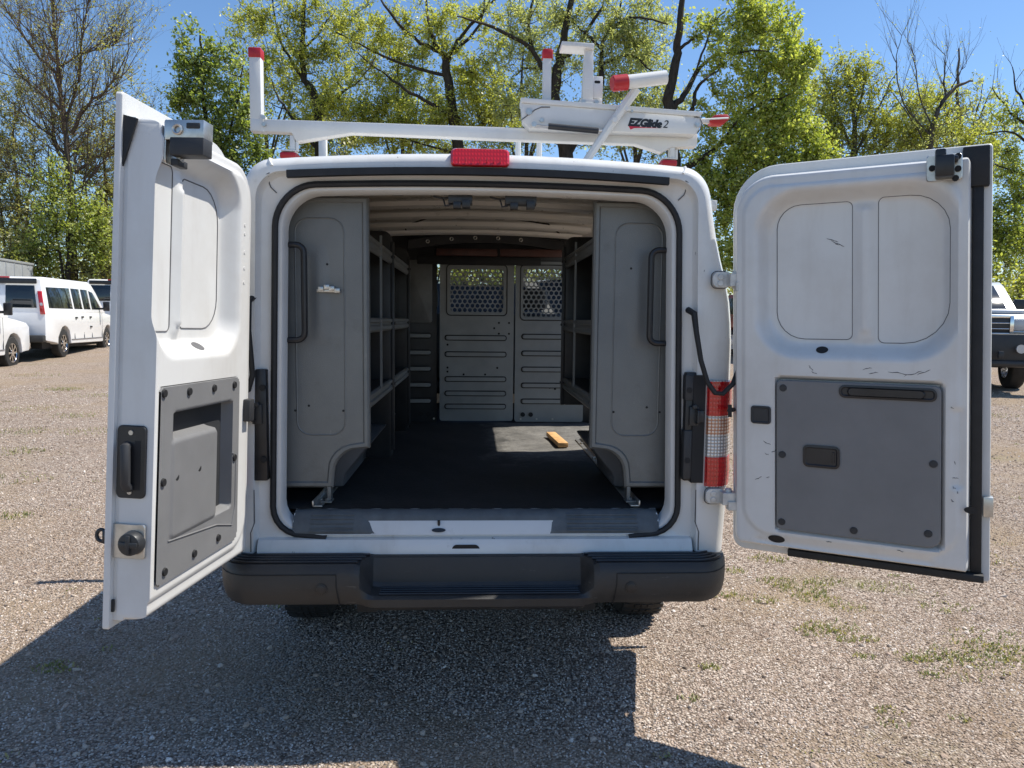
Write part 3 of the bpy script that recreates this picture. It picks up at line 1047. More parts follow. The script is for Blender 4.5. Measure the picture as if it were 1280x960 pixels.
# header plate with round bolts, dark red bar and valance
mb = MB()
rows = []
for k in range(21):
    x = -.50 + 1.12 * k / 20
    q = 1 - ((x - .06) / .56) ** 2
    zt = 2.065 + .055 * q
    rows.append([(x, BY - .10, zt - .075), (x, BY - .12, zt - .07), (x, BY - .12, zt - .005), (x, BY - .10, zt)])
mb.loft(rows, True, True, True)
hp = mb.build('header_plate', M['steel_dark'], bko, angle=30)
for x in (-.36, -.19, -.02, .145, .31):
    q = 1 - ((x - .06) / .56) ** 2
    z = 2.065 + .055 * q - .035
    mb = MB(); mb.tube([(x + .011 * math.cos(2 * math.pi * k / 14), BY - .124, z + .011 * math.sin(2 * math.pi * k / 14)) for k in range(14)], .004, 6, False, True)
    mb.build('bolt', M['steel_bright'], hp)
mb = MB(); mb.box(-.30, .14, BY - .13, BY - .09, 1.955, 2.005); mb.box(.16, .61, BY - .13, BY - .09, 1.955, 2.008)
each(mb, 'red_bar', M['red_brown'], bko, .006)
mb = MB(); mb.box(-.44, .46, BY - .09, BY - .06, 1.895, 1.955); mb.build('valance', M['black'], bko, .006)

# ------------------------------------------------------------------ floor rails, grab bars
for s in (-1, 1):
    mb = MB(); mb.box(s * .655 - .020, s * .655 + .020, .13, 1.9, .730, .736); mb.box(s * .672 - .003, s * .672 + .003, .13, 1.9, .730, .755)
    for y in (.22, .7, 1.2, 1.7):
        mb.cyl((s * .650, y, .736), (s * .650, y, .744), .011, 8)
    mb.build('floor_rail', M['steel_bright'], van, .001)
for s in (-1, 1):
    mb = MB()
    pts = [(s * .795, .125, 1.785), (s * .73, .115, 1.785)]
    for k in range(5):
        t = R(90 * k / 4); pts.append((s * (.722 - .03 * math.sin(t)), .115, 1.755 + .03 * math.cos(t)))
    for k in range(5):
        t = R(90 * k / 4); pts.append((s * (.692 + .03 * (1 - math.cos(t))), .115, 1.44 - .03 * math.sin(t)))
    pts += [(s * .74, .115, 1.41), (s * .795, .125, 1.41)]
    mb.tube(pts, .0125, 10)
    mb.build('grab_handle', M['black_satin'], van)

# ------------------------------------------------------------------ rear doors
DL = dict(HB=(-.935, .0, .6), HT=(-.895, .02, 2.10), FB=(-1.045, -.77, .6), FT=(-.985, -.71, 2.12), W=.78, H=1.5, s=1)
DR = dict(HB=(1.03, .0, .6), HT=(.985, .02, 2.09), FB=(1.783, -.445, .605), FT=(1.69, -.455, 2.095), W=.86, H=1.49, s=-1)
for D in (DL, DR):
    for k in ('HB', 'HT', 'FB', 'FT'):
        D[k] = Vector(D[k])
    n = (D['FB'] - D['HB']).cross(D['HT'] - D['HB']).normalized()
    if (D is DL and n.x < 0) or (D is DR and n.y > 0):
        n = -n
    D['n'] = n
def dp(D):
    def f(u, v, w):
        a, c = u / D['W'], v / D['H']
        return tuple(D['HB'] * (1 - a) * (1 - c) + D['FB'] * a * (1 - c) + D['HT'] * (1 - a) * c + D['FT'] * a * c + D['n'] * w)
    return f
def ss(a, c, x):
    t = max(0., min(1., (x - a) / (c - a)))
    return t * t * (3 - 2 * t)
def sd_rr(u, v, u0, u1, v0, v1, r):
    """positive inside a rounded rectangle"""
    cx, cy = (u0 + u1) / 2, (v0 + v1) / 2
    qx, qy = abs(u - cx) - (u1 - u0) / 2 + r, abs(v - cy) - (v1 - v0) / 2 + r
    return -(math.hypot(max(qx, 0), max(qy, 0)) + min(max(qx, qy), 0) - r)

def depth_right(u, v):
    w = .100
    d = sd_rr(u, v, .095, .770, .765, 1.385, .16)
    w -= .066 * ss(0., .058, d)
    # middle column between the two blanking panels
    d2 = min(u - .432, .517 - u)
    w += .012 * ss(0., .018, d2) * ss(.05, .09, d)
    dr = sd_rr(u, v, .452, .500, .855, 1.32, .024)
    w += .010 * ss(0., .016, dr)
    # shallow step all round and a shallow bead beside the free edge
    dt = sd_rr(u, v, .170, .722, .112, .700, .02)
    w -= .035 * ss(0., .012, dt)
    d5 = sd_rr(u, v, .735, .785, .33, .62, .02)
    w -= .010 * ss(0., .02, d5)
    w -= .009 * (1 - ss(0., .012, sd_rr(u, v, .050, .772, .085, 1.405, .115)))
    d6 = sd_rr(u, v, .09, .70, .045, .085, .02)
    w -= .008 * ss(0., .02, d6)
    return w
def depth_left(u, v):
    w = .100
    d = sd_rr(u, v, .225, .80, .765, 1.385, .13)
    w -= .062 * ss(0., .058, d)
    d2 = min(u - .545, .605 - u)
    w += .012 * ss(0., .016, d2) * ss(.05, .09, d)
    dr = sd_rr(u, v, .553, .592, .855, 1.285, .02)
    w += .010 * ss(0., .014, dr)
    w -= .008 * (1 - ss(0., .012, sd_rr(u, v, .150, .90, .075, 1.395, .11)))
    dt = sd_rr(u, v, .245, .760, .120, .690, .02)
    w -= .050 * ss(0., .012, dt)
    return w
def pan(D, u0, u1, v0, v1, rt, rb, rf, depth, w0, wall_h, wall_f):
    f = dp(D)
    offs = [0, .003, .007, .012, .018, .025, .033]
    def line(a, c, step):
        L = c - a
        n = int((L - .08) / step)
        return [o / L for o in offs] + [(.04 + (L - .08) * k / n) / L for k in range(n + 1)] + [1 - o / L for o in reversed(offs)]
    tv = line(v0, v1, .0085); tu = line(u0, u1, .0085)
    rows_ = []
    for t in tv:
        v = v0 + t * (v1 - v0)
        ul, ur = u0, u1
        if v > v1 - rt: ul = u0 + rt - math.sqrt(max(0, rt * rt - (v - (v1 - rt)) ** 2))
        if v < v0 + rb: ul = max(ul, u0 + rb - math.sqrt(max(0, rb * rb - (v0 + rb - v) ** 2)))
        if v > v1 - rf: ur = u1 - rf + math.sqrt(max(0, rf * rf - (v - (v1 - rf)) ** 2))
        if v < v0 + rf: ur = min(ur, u1 - rf + math.sqrt(max(0, rf * rf - (v0 + rf - v) ** 2)))
        row = []
        for q in tu:
            u = ul + q * (ur - ul)
            eh = u - ul; ef = ur - u; eb = v - v0; et = v1 - v
            if u < u0 + rt and v > v1 - rt:
                eh = rt - math.hypot(u - u0 - rt, v - v1 + rt); et = 1
            s1 = min(1., min(eh, eb, et) / wall_h); s2 = min(1., ef / wall_f)
            s = min(1 - (1 - s1) ** 2.6, 1 - (1 - s2) ** 2.6)
            w = w0 + (depth(u, v) - w0) * s
            row.append(f(u, v, w))
        rows_.append(row)
    mb = MB(); mb.loft(rows_, False)
    return mb
def skin(D, u0, u1, v0, v1, rt, rb, rf, wa, wb):
    poly = rrect2(u0, u1, v0, v1, [rf, rt, rb, rf], 8)
    return inset_plate(poly, dp(D), wa, wb, .004)
def on(D, depth):
    f = dp(D)
    return lambda u, v, h: f(u, v, depth(u, v) + h)
def ribbon(D, depth, pts, r=.0022, name='panel_seam', mat='seam', parent=None):
    g = on(D, depth)
    mb = MB(); mb.tube([g(u, v, .0004) for u, v in pts], r, 6)
    return mb.build(name, M[mat], parent)
def densify(poly, step=.015, closed=True):
    out = []
    m = len(poly)
    for i in range(m if closed else m - 1):
        a, c = poly[i], poly[(i + 1) % m]
        L = math.hypot(c[0] - a[0], c[1] - a[1]); n = max(1, int(L / step))
        out += [(a[0] + (c[0] - a[0]) * k / n, a[1] + (c[1] - a[1]) * k / n) for k in range(n)]
    if closed: out.append(out[0])
    else: out.append(poly[-1])
    return out

# --- right door
f = dp(DR); g = on(DR, depth_right)
mbd = pan(DR, .012, .800, .034, 1.452, .155, .05, .03, depth_right, .012, .024, .014)
sk = skin(DR, .0, .862, .0, 1.492, .17, .05, .012, -.006, .012)
mbd.add(sk.v, sk.f)
rd = mbd.build('rear_door', M['white_in'], van, angle=40, label='right hand rear door opened outwards, seen square on')
mb = MB(); mb.box(.803, .836, .034, 1.36, .010, .034, f)
mb.add([f(u, v, w) for u in (.774, .852) for v in (1.352, 1.482) for w in (.011, .044)], [(0, 1, 3, 2), (4, 6, 7, 5), (0, 4, 5, 1), (2, 3, 7, 6), (0, 2, 6, 4), (1, 5, 7, 3)])
mb.box(.21, .842, .006, .033, .011, .055, f)
each(mb, 'weatherstrip', M['rubber'], rd, .004)
for pts in (rrect2(.170, .432, .838, 1.332, [.02, .085, .10, .02], 6), rrect2(.517, .738, .828, 1.338, [.12, .02, .02, .14], 6)):
    ribbon(DR, depth_right, densify(pts), .0014, parent=rd)
tp = rrect2(.178, .713, .122, .686, [.022, .018, .018, .04], 5)
inset_plate(tp, f, .085, .107, .004).build('trim_panel', M['trim_grey'], rd, angle=30)
for u, v in ((.202, .657), (.199, .407), (.197, .151), (.442, .151), (.675, .172), (.69, .418)):
    mb = MB(); mb.cyl(f(u, v, .105), f(u, v, .111), .014, 16, .012); mb.cyl(f(u, v, .110), f(u, v, .113), .007, 10)
    mb.build('screw', M['pocket_dark'], rd)
def cup(D, u0, u1, v0, v1, r, w0, depth_in, lip, name, mat, parent):
    """raised lip round a recessed tray"""
    f = dp(D)
    o = rrect2(u0, u1, v0, v1, r, 5); i_ = rrect2(u0 + lip, u1 - lip, v0 + lip, v1 - lip, max(.004, r - lip), 5)
    i2 = rrect2(u0 + lip + .004, u1 - lip - .004, v0 + lip + .004, v1 - lip - .004, max(.003, r - lip - .004), 5)
    mb = MB()
    mb.loft([[f(a, c, w0 - .004) for a, c in o], [f(a, c, w0 + .004) for a, c in o], [f(a, c, w0 + .005) for a, c in i_], [f(a, c, w0 + .0012) for a, c in i2]], True, False, True)
    return mb.build(name, mat, parent, angle=30)
pull = cup(DR, .393, .700, .632, .678, .02, .107, .006, .007, 'pull_handle', M['black_satin'], rd)
mb = MB(); mb.add(*(lambda q: (q.v, q.f))(inset_plate(rrect2(.42, .665, .642, .668, .012, 5), f, .106, .116, .005)))
mb.build('grip', M['black_satin'], pull, angle=40)
lh = cup(DR, .272, .396, .370, .452, .018, .107, .020, .008, 'door_release', M['black_satin'], rd)
mb = MB(); q = inset_plate(rrect2(.315, .380, .384, .440, .008, 4), f, .090, .108, .004); mb.add(q.v, q.f)
q = inset_plate(rrect2(.372, .379, .392, .432, .003, 3), f, .107, .112, .002); mb.add(q.v, q.f)
mb.build('release_paddle', M['black_satin'], lh, angle=30)
cup(DR, .085, .158, .517, .585, .012, .101, .014, .006, 'bump_stop_cup', M['pocket_dark'], rd)
for cu, cv, a, c in ((.332, .800, .021, .012), (.176, .078, .030, .016), (.80, .27, .020, .012)):
    pts = [(cu + a * math.cos(2 * math.pi * k / 20), cv + c * math.sin(2 * math.pi * k / 20)) for k in range(20)]
    mb = MB(); mb.add([g(p[0], p[1], .002) if cu < .78 else f(p[0], p[1], .104) for p in pts], [tuple(range(20))]); mb.build('grommet', M['black'], rd, smooth=False)
# top latch of right door
mb = MB(); q = inset_plate(rrect2(.665, .770, 1.368, 1.452, .008, 4), f, .095, .108, .003); mb.add(q.v, q.f)
tlr = mb.build('top_latch', M['steel_bright'], rd, angle=30)
mb = MB(); mb.box(.690, .745, 1.372, 1.440, .106, .175, f); mb.box(.690, .722, 1.395, 1.462, .11, .165, f); mb.box(.735, .757, 1.42, 1.44, .106, .15, f)
mb.build('latch_body', M['black_satin'], tlr, .006)
mb = MB()
for u, v in ((.757, 1.442), (.757, 1.402), (.750, 1.372), (.682, 1.41)):
    mb.cyl(f(u, v, .106), f(u, v, .116), .010, 10)
each(mb, 'bolt', M['black'], tlr)
mb = MB(); mb.box(.840, .870, .235, .305, -.012, .028, f); mb.build('strap_plate', M['steel_bright'], rd, .003)
mb = MB(); mb.box(-.004, .020, .555, .563, .02, .10, f); mb.box(.000, .014, .535, .583, .10, .106, f); mb.build('drain_clip', M['black'], rd)

# scuffs on the inner panel
mb = MB()
for (u0_, v0_, u1_, v1_) in ((.345, 1.205, .385, 1.190), (.36, 1.195, .405, 1.172), (.375, 1.185, .395, 1.178), (.29, .742, .305, .725), (.30, .722, .318, .712), (.47, .735, .50, .742), (.49, .722, .52, .726), (.55, .730, .62, .722), (.60, .716, .655, .735), (.64, .722, .68, .74),
                             (.13, .452, .158, .440), (.135, .405, .150, .400), (.16, .41, .178, .42), (.742, .30, .75, .29), (.748, .345, .756, .335), (.745, .375, .765, .372), (.752, .43, .756, .42), (.76, .33, .764, .322), (.10, .30, .125, .315), (.14, .31, .152, .318), (.58, .098, .60, .094), (.35, .094, .37, .097), (.74, .62, .75, .61)):
    m_ = 5
    mb.tube([g(u0_ + (u1_ - u0_) * k / m_ + random.uniform(-.003, .003) * (0 < k < m_), v0_ + (v1_ - v0_) * k / m_ + random.uniform(-.002, .002), .0002) for k in range(m_ + 1)], [.0004, .0011, .0016, .0008, .0013, .0003], 5)
mb.build('scuff_marks', M['seam'], rd, kind='stuff')

# --- left door
f = dp(DL); g = on(DL, depth_left)
mbd = pan(DL, .110, .782, .020, 1.440, .150, .06, .02, depth_left, .0, .026, .004)
sk = skin(DL, .05, .800, .0, 1.502, .17, .05, .010, -.030, -.012)
mbd.add(sk.v, sk.f)
ld = mbd.build('rear_door', M['white_in'], van, angle=40, label='left hand rear door opened outwards, seen almost edge on in the sun')
# filler between skin and pan along the free edge
mb = MB(); mb.box(.70, .781, .022, 1.438, -.013, .02, f); mb.build('door_edge', M['white_in'], ld, .003)
mb = MB(); mb.add([f(*p) for p in ((.786, 1.44, -.010), (.786, 1.30, -.010), (.786, 1.43, .03), (.792, 1.44, -.012), (.792, 1.30, -.012), (.792, 1.43, .03))], [(0, 1, 2), (5, 4, 3), (0, 3, 4, 1), (1, 4, 5, 2), (2, 5, 3, 0)])
mb.box(.785, .79, .05, .085, -.012, -.004, f)
each(mb, 'weatherstrip', M['rubber'], ld)
for pts in (rrect2(.290, .545, .855, 1.315, [.02, .11, .10, .02], 6), rrect2(.605, .745, .845, 1.335, [.05, .02, .02, .05], 6)):
    ribbon(DL, depth_left, densify(pts), .0020, parent=ld)
# trim panel with an L-shaped pocket
def lt(u, v):
    w = .106
    d = sd_rr(u, v, .290, .690, .240, .612, .015)
    di = sd_rr(u, v, .408, .80, .10, .535, .02)
    cut = min(d, -di)
    w -= .042 * ss(0., .008, cut)
    dl = sd_rr(u, v, .408, .700, .235, .535, .02)
    w += .006 * ss(0, .01, dl) * ss(0., .01, di)
    return w
mb = MB()
rows_ = []
us = np.concatenate([[.238, .240], np.arange(.246, .768, .0055)]); vs_ = np.concatenate([[.113, .115], np.arange(.121, .684, .0055), [.688, .691]])
for v in vs_:
    row = []
    for u in us:
        e = sd_rr(u, v, .238, .7665, .113, .691, .02)
        w = lt(u, v) if e > .002 else .085
        cu, cv = u, v
        row.append(f(cu, cv, w))
    rows_.append(row)
mb.loft(rows_, False)
ltp = mb.build('trim_panel', M['trim_grey'], ld, angle=40)
pk = [(.296, .248), (.402, .248), (.402, .541), (.685, .541), (.685, .606), (.296, .606)]
mb = MB(); mb.add([f(u, v, .0668) for u, v in pk], [tuple(range(6))]); mb.build('map_pocket', M['pocket_dark'], ld, smooth=False)
for pts in ([(.705, .235), (.40, .205), (.285, .175), (.262, .24), (.262, .40), (.29, .43)],):
    mb = MB(); mb.tube([f(u, v, .1065) for u, v in densify(pts, .02, False)], .003, 6); mb.build('trim_crease', M['trim_grey'], ld)
for u, v in ((.748, .672), (.601, .666), (.436, .664), (.285, .664), (.741, .416), (.670, .418), (.533, .42), (.275, .41), (.720, .150), (.546, .152), (.385, .157)):
    mb = MB(); mb.cyl(f(u, v, .105), f(u, v, .112), .013, 14, .011); mb.build('screw', M['black'], ld)
pts = [(.464 + .030 * math.cos(2 * math.pi * k / 20), .800 + .012 * math.sin(2 * math.pi * k / 20)) for k in range(20)]
mb = MB(); mb.add([g(a, c, .002) for a, c in pts], [tuple(range(20))]); mb.build('grommet', M['seam'], ld, smooth=False)
mb = MB()
for k, v in enumerate((1.02, 1.07, 1.125, 1.19, 1.22)):
    mb.cyl(f(.205, v, .099), f(.205, v, .102), .006, 8)
each(mb, 'weld_dimple', M['white_in'], ld)
mb = MB(); mb.box(.150, .195, .525, .605, .095, .125, f); mb.build('bump_stop_cup', M['pocket_dark'], ld, .006)
# top latch of left door
mb = MB()
q = inset_plate(rrect2(.690, .772, 1.315, 1.435, .01, 4), f, .098, .104, .002); mb.add(q.v, q.f)
mb.box(.715, .775, 1.378, 1.432, .102, .215, f)
mb.box(.722, .748, 1.318, 1.345, .102, .135, f)
tll = mb.build('top_latch', M['steel_bright'], ld, .004)
mb = MB(); mb.box(.722, .779, 1.335, 1.384, .118, .218, f); mb.box(.772, .779, 1.408, 1.424, .165, .205, f); mb.box(.70, .76, 1.31, 1.33, .112, .135, f)
mb.build('latch_body', M['pocket_dark'], tll, .004)
mb = MB(); mb.tube([f(.778 , 1.405 + .012 * math.sin(2 * math.pi * k / 16), .140 + .012 * math.cos(2 * math.pi * k / 16)) for k in range(16)], .004, 6, False, True); mb.build('latch_eye', M['steel_bright'], tll)
# handle plate and lock puck on the free edge: frame (v, w) at u
def edge(v, w, u):
    return f(u, v, w)
hpl = inset_plate([(c, a) for a, c in rrect2(.376, .582, -.008, .078, .014, 5)][::-1], lambda w, v, u: f(u, v, w), .780, .788, .003).build('edge_handle', M['black_satin'], ld, angle=30)
mb = MB(); mb.tube([f(.785, .525, .022), f(.803, .522, .026), f(.808, .50, .030), f(.808, .42, .032), f(.800, .41, .032), f(.785, .405, .032)], [.013, .014, .014, .014, .014, .013], 10)
mb.build('grip', M['pocket_dark'], hpl)
mb = MB(); mb.box(.786, .7885, .40, .54, .046, .064, f); mb.build('finger_recess', M['black'], hpl)
mb = MB()
for v in (.562, .394):
    mb.cyl(f(.786, v, .034), f(.791, v, .034), .007, 10)
each(mb, 'bolt', M['steel_bright'], hpl)
mb = MB(); q = inset_plate([(c, a) for a, c in rrect2(.205, .303, -.026, .083, .008, 4)][::-1], lambda w, v, u: f(u, v, w), .783, .789, .002); mb.add(q.v, q.f)
mb.box(.72, .79, .205, .303, -.036, -.029, f)
ls = mb.build('lock_plate', M['steel_bright'], ld, angle=30)
mb = MB(); mb.cyl(f(.786, .252, .050), f(.815, .252, .050), .036, 22, .032); mb.box(.800, .822, .225, .279, .044, .056, f); mb.box(.800, .820, .244, .260, .022, .078, f)
mb.build('lock_knob', M['steel_dark'], ls, .002)
mb = MB(); mb.box(.74, .775, .238, .275, -.055, -.030, f)
mb.tube([f(.757, .257 + .017 * math.sin(2 * math.pi * k / 14), -.068 + .014 * math.cos(2 * math.pi * k / 14)) for k in range(14)], .006, 8, False, True)
mb.cyl(f(.757, .257, -.05), f(.757, .257, -.03), .022, 12)
mb.build('hasp', M['steel_dark'], ls, .003)

# ------------------------------------------------------------------ shelving units
def shelving(s, label, yend, inner, xin_floor):
    t = thing('shelving_unit', label, 'shelving', (s * .66, .95, .735), 0, 'steel shelving units along the cargo walls')
    T0 = Vector((s * .66, .95, .735))
    def P(mb):
        mb.v = [tuple(Vector(p) - T0) for p in mb.v]
        return mb
    xi, xo = inner, .905
    def outline(d=0.):
        pts = [(xi + d, 1.985 - d), (xi + d, .965 + d)]
        for k in range(1, 7):
            a = R(90 * k / 6)
            pts.append((xi + .035 + (.11) * math.sin(a) + d, .965 - .105 * (1 - math.cos(a)) + d * .7 - .0))
        pts += [(xi + .150 + d, .80 + d), (.80, .80 + d), (xo - d, .95), (xo - d, 1.55), (xo - d - .02, 1.66), (xo - d - .065, 1.82), (xo - .12 - d, 1.93), (xo - .20 - d, 1.985 - d)]
        return pts
    YP = .175
    o = [(s * a, c) for a, c in outline()]; q = [(s * a, c) for a, c in outline(.008)]; q2 = [(s * a, c) for a, c in outline(.020)]; q3 = [(s * a, c) for a, c in outline(.026)]
    mb = MB()
    mb.loft([[(a, YP + .045, c) for a, c in o], [(a, YP + .008, c) for a, c in o], [(a, YP, c) for a, c in q], [(a, YP + .0005, c) for a, c in q2], [(a, YP + .007, c) for a, c in q3]], True, False, True)
    pnl = P(mb).build('end_panel', M['hammer'], t, angle=25)
    cx = (xi + .73) / 2 + .055
    em = densify(rrect2(cx - .098, cx + .098, 1.020, 1.898, .055, 6), .03)
    mb = MB(); mb.tube([(s * a, YP + .0075, c) for a, c in em], .0035, 6); P(mb).build('embossed_line', M['hammer'], pnl)
    mb = MB()
    rings_ = []
    for j in range(25):
        z = 1.80 - .42 * j / 24
        az = math.sin(math.pi * j / 24) ** .8
        rings_.append([(s * (cx + .055 * (k / 8 - 1)), YP + .0074 - .007 * az * (.5 - .5 * math.cos(2 * math.pi * k / 16)) ** 1.3, z) for k in range(17)])
    mb.loft(rings_, False); P(mb).build('pressed_dimple', M['hammer'], pnl, angle=60)
    if s < 0:
        mb = MB()
        mb.box(-.655, -.565, YP - .012, YP + .007, 1.602, 1.616)
        for x, z in ((-.635, 1.618), (-.612, 1.626), (-.592, 1.620), (-.57, 1.612)):
            mb.box(x - .012, x + .010, YP - .022, YP + .004, z - .012, z + .006)
        P(mb).build('tool_hook', M['steel_bright'], pnl, .002)
    mb = MB()
    for x, z in ((cx - .03, 1.715), (cx + .06, 1.70), (cx - .09, 1.12), (cx + .105, 1.12), (cx + .05, 1.14)):
        mb.cyl((s * x, YP + .005, z), (s * x, YP + .0085, z), .005, 8)
    each(P(mb), 'rivet', M['black'], pnl)
    # shelves with a folded front lip
    xl = xi + .012
    for z in (1.845, 1.500, 1.180):
        mb = MB()
        mb.box(s * (xl + .004), s * (xo - .05), YP + .05, yend, z - .004, z)
        sh = P(mb).build('shelf', M['steel_dark'], t, smooth=False)
        mb = MB()
        pr = [(xl, z - .060), (xl + .012, z - .064), (xl + .012, z - .06), (xl + .003, z - .056), (xl + .003, z - .004), (xl, z + .001)]
        rows_ = [[(s * a, y, c) for a, c in ((xl, z - .062), (xl - .010, z - .052), (xl - .010, z - .036), (xl - .002, z - .030), (xl - .002, z - .022), (xl - .010, z - .016), (xl - .010, z - .004), (xl, z + .002), (xl + .006, z + .002), (xl + .006, z - .062))] for y in (YP + .045, yend)]
        mb.loft(rows_, True, True, True)
        P(mb).build('shelf_lip', M['hammer'], sh, angle=20)
    for y in ((1.10, yend) if yend > 1.5 else (yend,)):
        mb = MB()
        mb.prism([(s * a, c) for a, c in rrect2(xi + .004, .86, .76 if yend > 1.5 else 1.03, 1.955, [.12, .05, .02, .02], 5)], y - .012, y + .012)
        P(mb).build('divider_panel', M['steel_dark'], t, .004)
        mb = MB()
        mb.box(s * (xi - .006), s * (xi + .012), y - .016, y + .016, .80 if yend > 1.5 else 1.03, 1.90)
        for z in (1.82, 1.475, 1.155):
            mb.cyl((s * (xi - .012), y, z), (s * (xi + .0), y, z), .008, 8)
        P(mb).build('post', M['steel_dark'], t, .002)
    mb = MB(); mb.box(s * (xi + .0), s * (xi + .010), .62, .632, 1.17, 1.88) if yend > 1.5 else mb.box(s * (xi + .0), s * (xi + .010), .78, .79, 1.17, 1.88)
    P(mb).build('thin_post', M['hammer'], t)
    mb = MB(); mb.box(s * .868, s * .875, YP + .05, yend, .76 if yend > 1.5 else 1.03, 1.90); P(mb).build('back_sheet', M['steel_dark'], t)
    # foot plate and brace in the wheel arch notch
    mb = MB(); mb.box(s * (xi + .155), s * (xi + .20), YP - .01, YP + .05, .738, .745); mb.cyl((s * (xi + .175), YP + .01, .745), (s * (xi + .175), YP + .01, .755), .010, 8)
    mb.box(s * (xi + .16), s * (xi + .175), YP + .005, YP + .05, .745, .81)
    P(mb).build('foot', M['hammer'], t, .001)
    mb = MB()
    pr = [(xi + .03, .94), (xi + .145, .80), (xi + .145, .745), (.86, .745), (.86, .94)]
    mb.prism([(s * a, c) for a, c in pr], .42, .90 if yend < 1.5 else 1.6)
    P(mb).build('wheel_box', M['grey_cargo'], t, .02, 2)
    return t
shelving(-1, 'long dark steel shelving unit along the left wall, tool hook on its end panel', 2.06, .448, -.64)
shelving(1, 'shorter dark steel shelving unit along the right wall beside the sunlit floor', 1.25, .468, .655)

# wood offcut in the sun patch
wd = MB()
a0 = R(-18)
def wrot(x, y, z):
    return (x * math.cos(a0) - y * math.sin(a0), x * math.sin(a0) + y * math.cos(a0), z)
wd.box(-.030, .030, -.225, .225, 0., .028, lambda x, y, z: wrot(-x, y, z))
o = wd.build('wood_offcut', M['wood'], None, .003, loc=(.505, 1.80, .734))
o.rotation_euler = (0, 0, R(22))
o['label'] = 'short raw pine offcut lying in the sun patch on the black cargo floor'
o['category'] = 'wood block'

# ------------------------------------------------------------------ ladder rack
rk = thing('ladder_rack', 'white steel ladder rack with red end caps on the cargo van roof', 'ladder rack', (0, .5, 2.2))
RO = Vector((0, .5, 2.2))
def K(mb):
    mb.v = [tuple(Vector(p) - RO) for p in mb.v]
    return mb
BAR = [(-.99, 2.355), (.969, 2.333), (.967, 2.277), (.851, 2.273), (.811, 2.249), (.691, 2.284), (.142, 2.291), (-.562, 2.304), (-.798, 2.262), (-.818, 2.300), (-.991, 2.303)]
mb = MB(); mb.prism(BAR, .472, .528); cb = K(mb).build('crossbar', M['rack_white'], rk, .004)
mb = MB(); mb.box(-.995, -.946, .474, .526, 2.302, 2.618); mb.box(-.952, -.935, .47, .53, 2.30, 2.375)
up = K(mb).build('upright', M['rack_white'], rk, .004)
mb = MB(); mb.box(-.998, -.943, .470, .530, 2.612, 2.655); K(mb).build('end_cap', M['red_cap'], up, .006)
mb = MB()
for z in (2.33, 2.36):
    mb.cyl((-.934, .468, z), (-.934, .462, z), .009, 8)
each(K(mb), 'bolt', M['steel_bright'], up)
def rack_foot(x, y, zr):
    mb = MB(); mb.box(x + .006, x + .028, y - .02, y + .02, zr, 2.29); mb.box(x - .030, x + .032, y - .03, y + .03, zr + .028, zr + .034)
    mb.tube([(x + .017, y, 2.27), (x + .05, y, 2.285)], .012, 6)
    mb.cyl((x + .036, y - .012, zr + .03), (x + .036, y - .012, 2.265), .008, 8)
    ft = K(mb).build('mounting_post', M['rack_white'], rk, .002)
    mb = MB(); mb.box(x - .034, x + .036, y - .04, y + .04, zr - .004, zr + .024); K(mb).build('red_foot', M['red_cap'], ft, .008)
rack_foot(-.834, .5, 2.192); rack_foot(.842, .5, 2.192)
# middle and front bars
for y in (2.08, 3.60):
    mb = MB(); mb.box(-.99, .97, y - .025, y + .025, 2.30, 2.35); K(mb).build('crossbar', M['rack_white'], rk, .004)
    mb = MB(); mb.box(-1.02, -.972, y - .025, y + .025, 2.30, 2.64); u2 = K(mb).build('upright', M['rack_white'], rk, .004)
    mb = MB(); mb.box(-1.023, -.969, y - .028, y + .028, 2.635, 2.675); K(mb).build('end_cap', M['red_cap'], u2, .005)
    rack_foot(-.834, y, 2.215); rack_foot(.842, y, 2.215)
for x in (.228, .352):
    mb = MB(); mb.tube([(x, 1.58, 2.60), (x, 1.60, 2.17)], .016, 8); K(mb).build('mounting_post', M['rack_white'], rk)
# glide unit on the right
BEAM = [(.175, 2.429), (.951, 2.388), (.969, 2.363), (.941, 2.313), (.215, 2.323), (.183, 2.352)]
mb = MB(); mb.prism(BEAM, .40, .47); gu = K(mb).build('glide_beam', M['rack_white'], rk, .003)
mb = MB(); mb.prism([(.173, 2.449), (.968, 2.407), (.955, 2.388), (.175, 2.429)], .392, .50); K(mb).build('top_channel', M['rack_white'], gu, .002)
mb = MB()
mb.tube([(.178, .3985, 2.357), (.235, .3985, 2.400), (.262, .3985, 2.412), (.30, .3985, 2.413)], .0022, 6)
for k in range(1):
    mb.tube([(.945, .3985, 2.318), (.958, .3985, 2.335), (.966, .3985, 2.36), (.955, .3985, 2.384), (.93, .3985, 2.386)], .0022, 6)
each(K(mb), 'panel_seam', M['seam'], gu)
mb = MB(); mb.prism([(.452, 2.676), (.487, 2.676), (.489, 2.44), (.442, 2.44)], .42, .47); mb.box(.43, .527, .405, .48, 2.43, 2.452)
for z in (2.50, 2.54, 2.58):
    mb.box(.447, .470, .4195, .421, z, z + .003)
ps = K(mb).build('ladder_stop_post', M['rack_white'], rk, .002)
mb = MB(); mb.prism([(.347, 2.690), (.487, 2.685), (.487, 2.662), (.455, 2.668), (.347, 2.672)], .40, .50); K(mb).build('post_cap', M['rack_white'], ps, .002)
mb = MB(); mb.box(.484, .531, .425, .465, 2.462, 2.556); br = K(mb).build('side_bracket', M['rack_white'], ps, .003)
mb = MB(); q = rrect2(.494, .520, 2.525, 2.537, .005, 3); mb.add([(a, .4245, c) for a, c in q], [tuple(range(len(q)))]); K(mb).build('slot', M['black'], ps, smooth=False)
mb = MB()
for x, z in ((.445, 2.44), (.502, 2.44)):
    mb.cyl((x, .405, z), (x, .398, z), .010, 6)
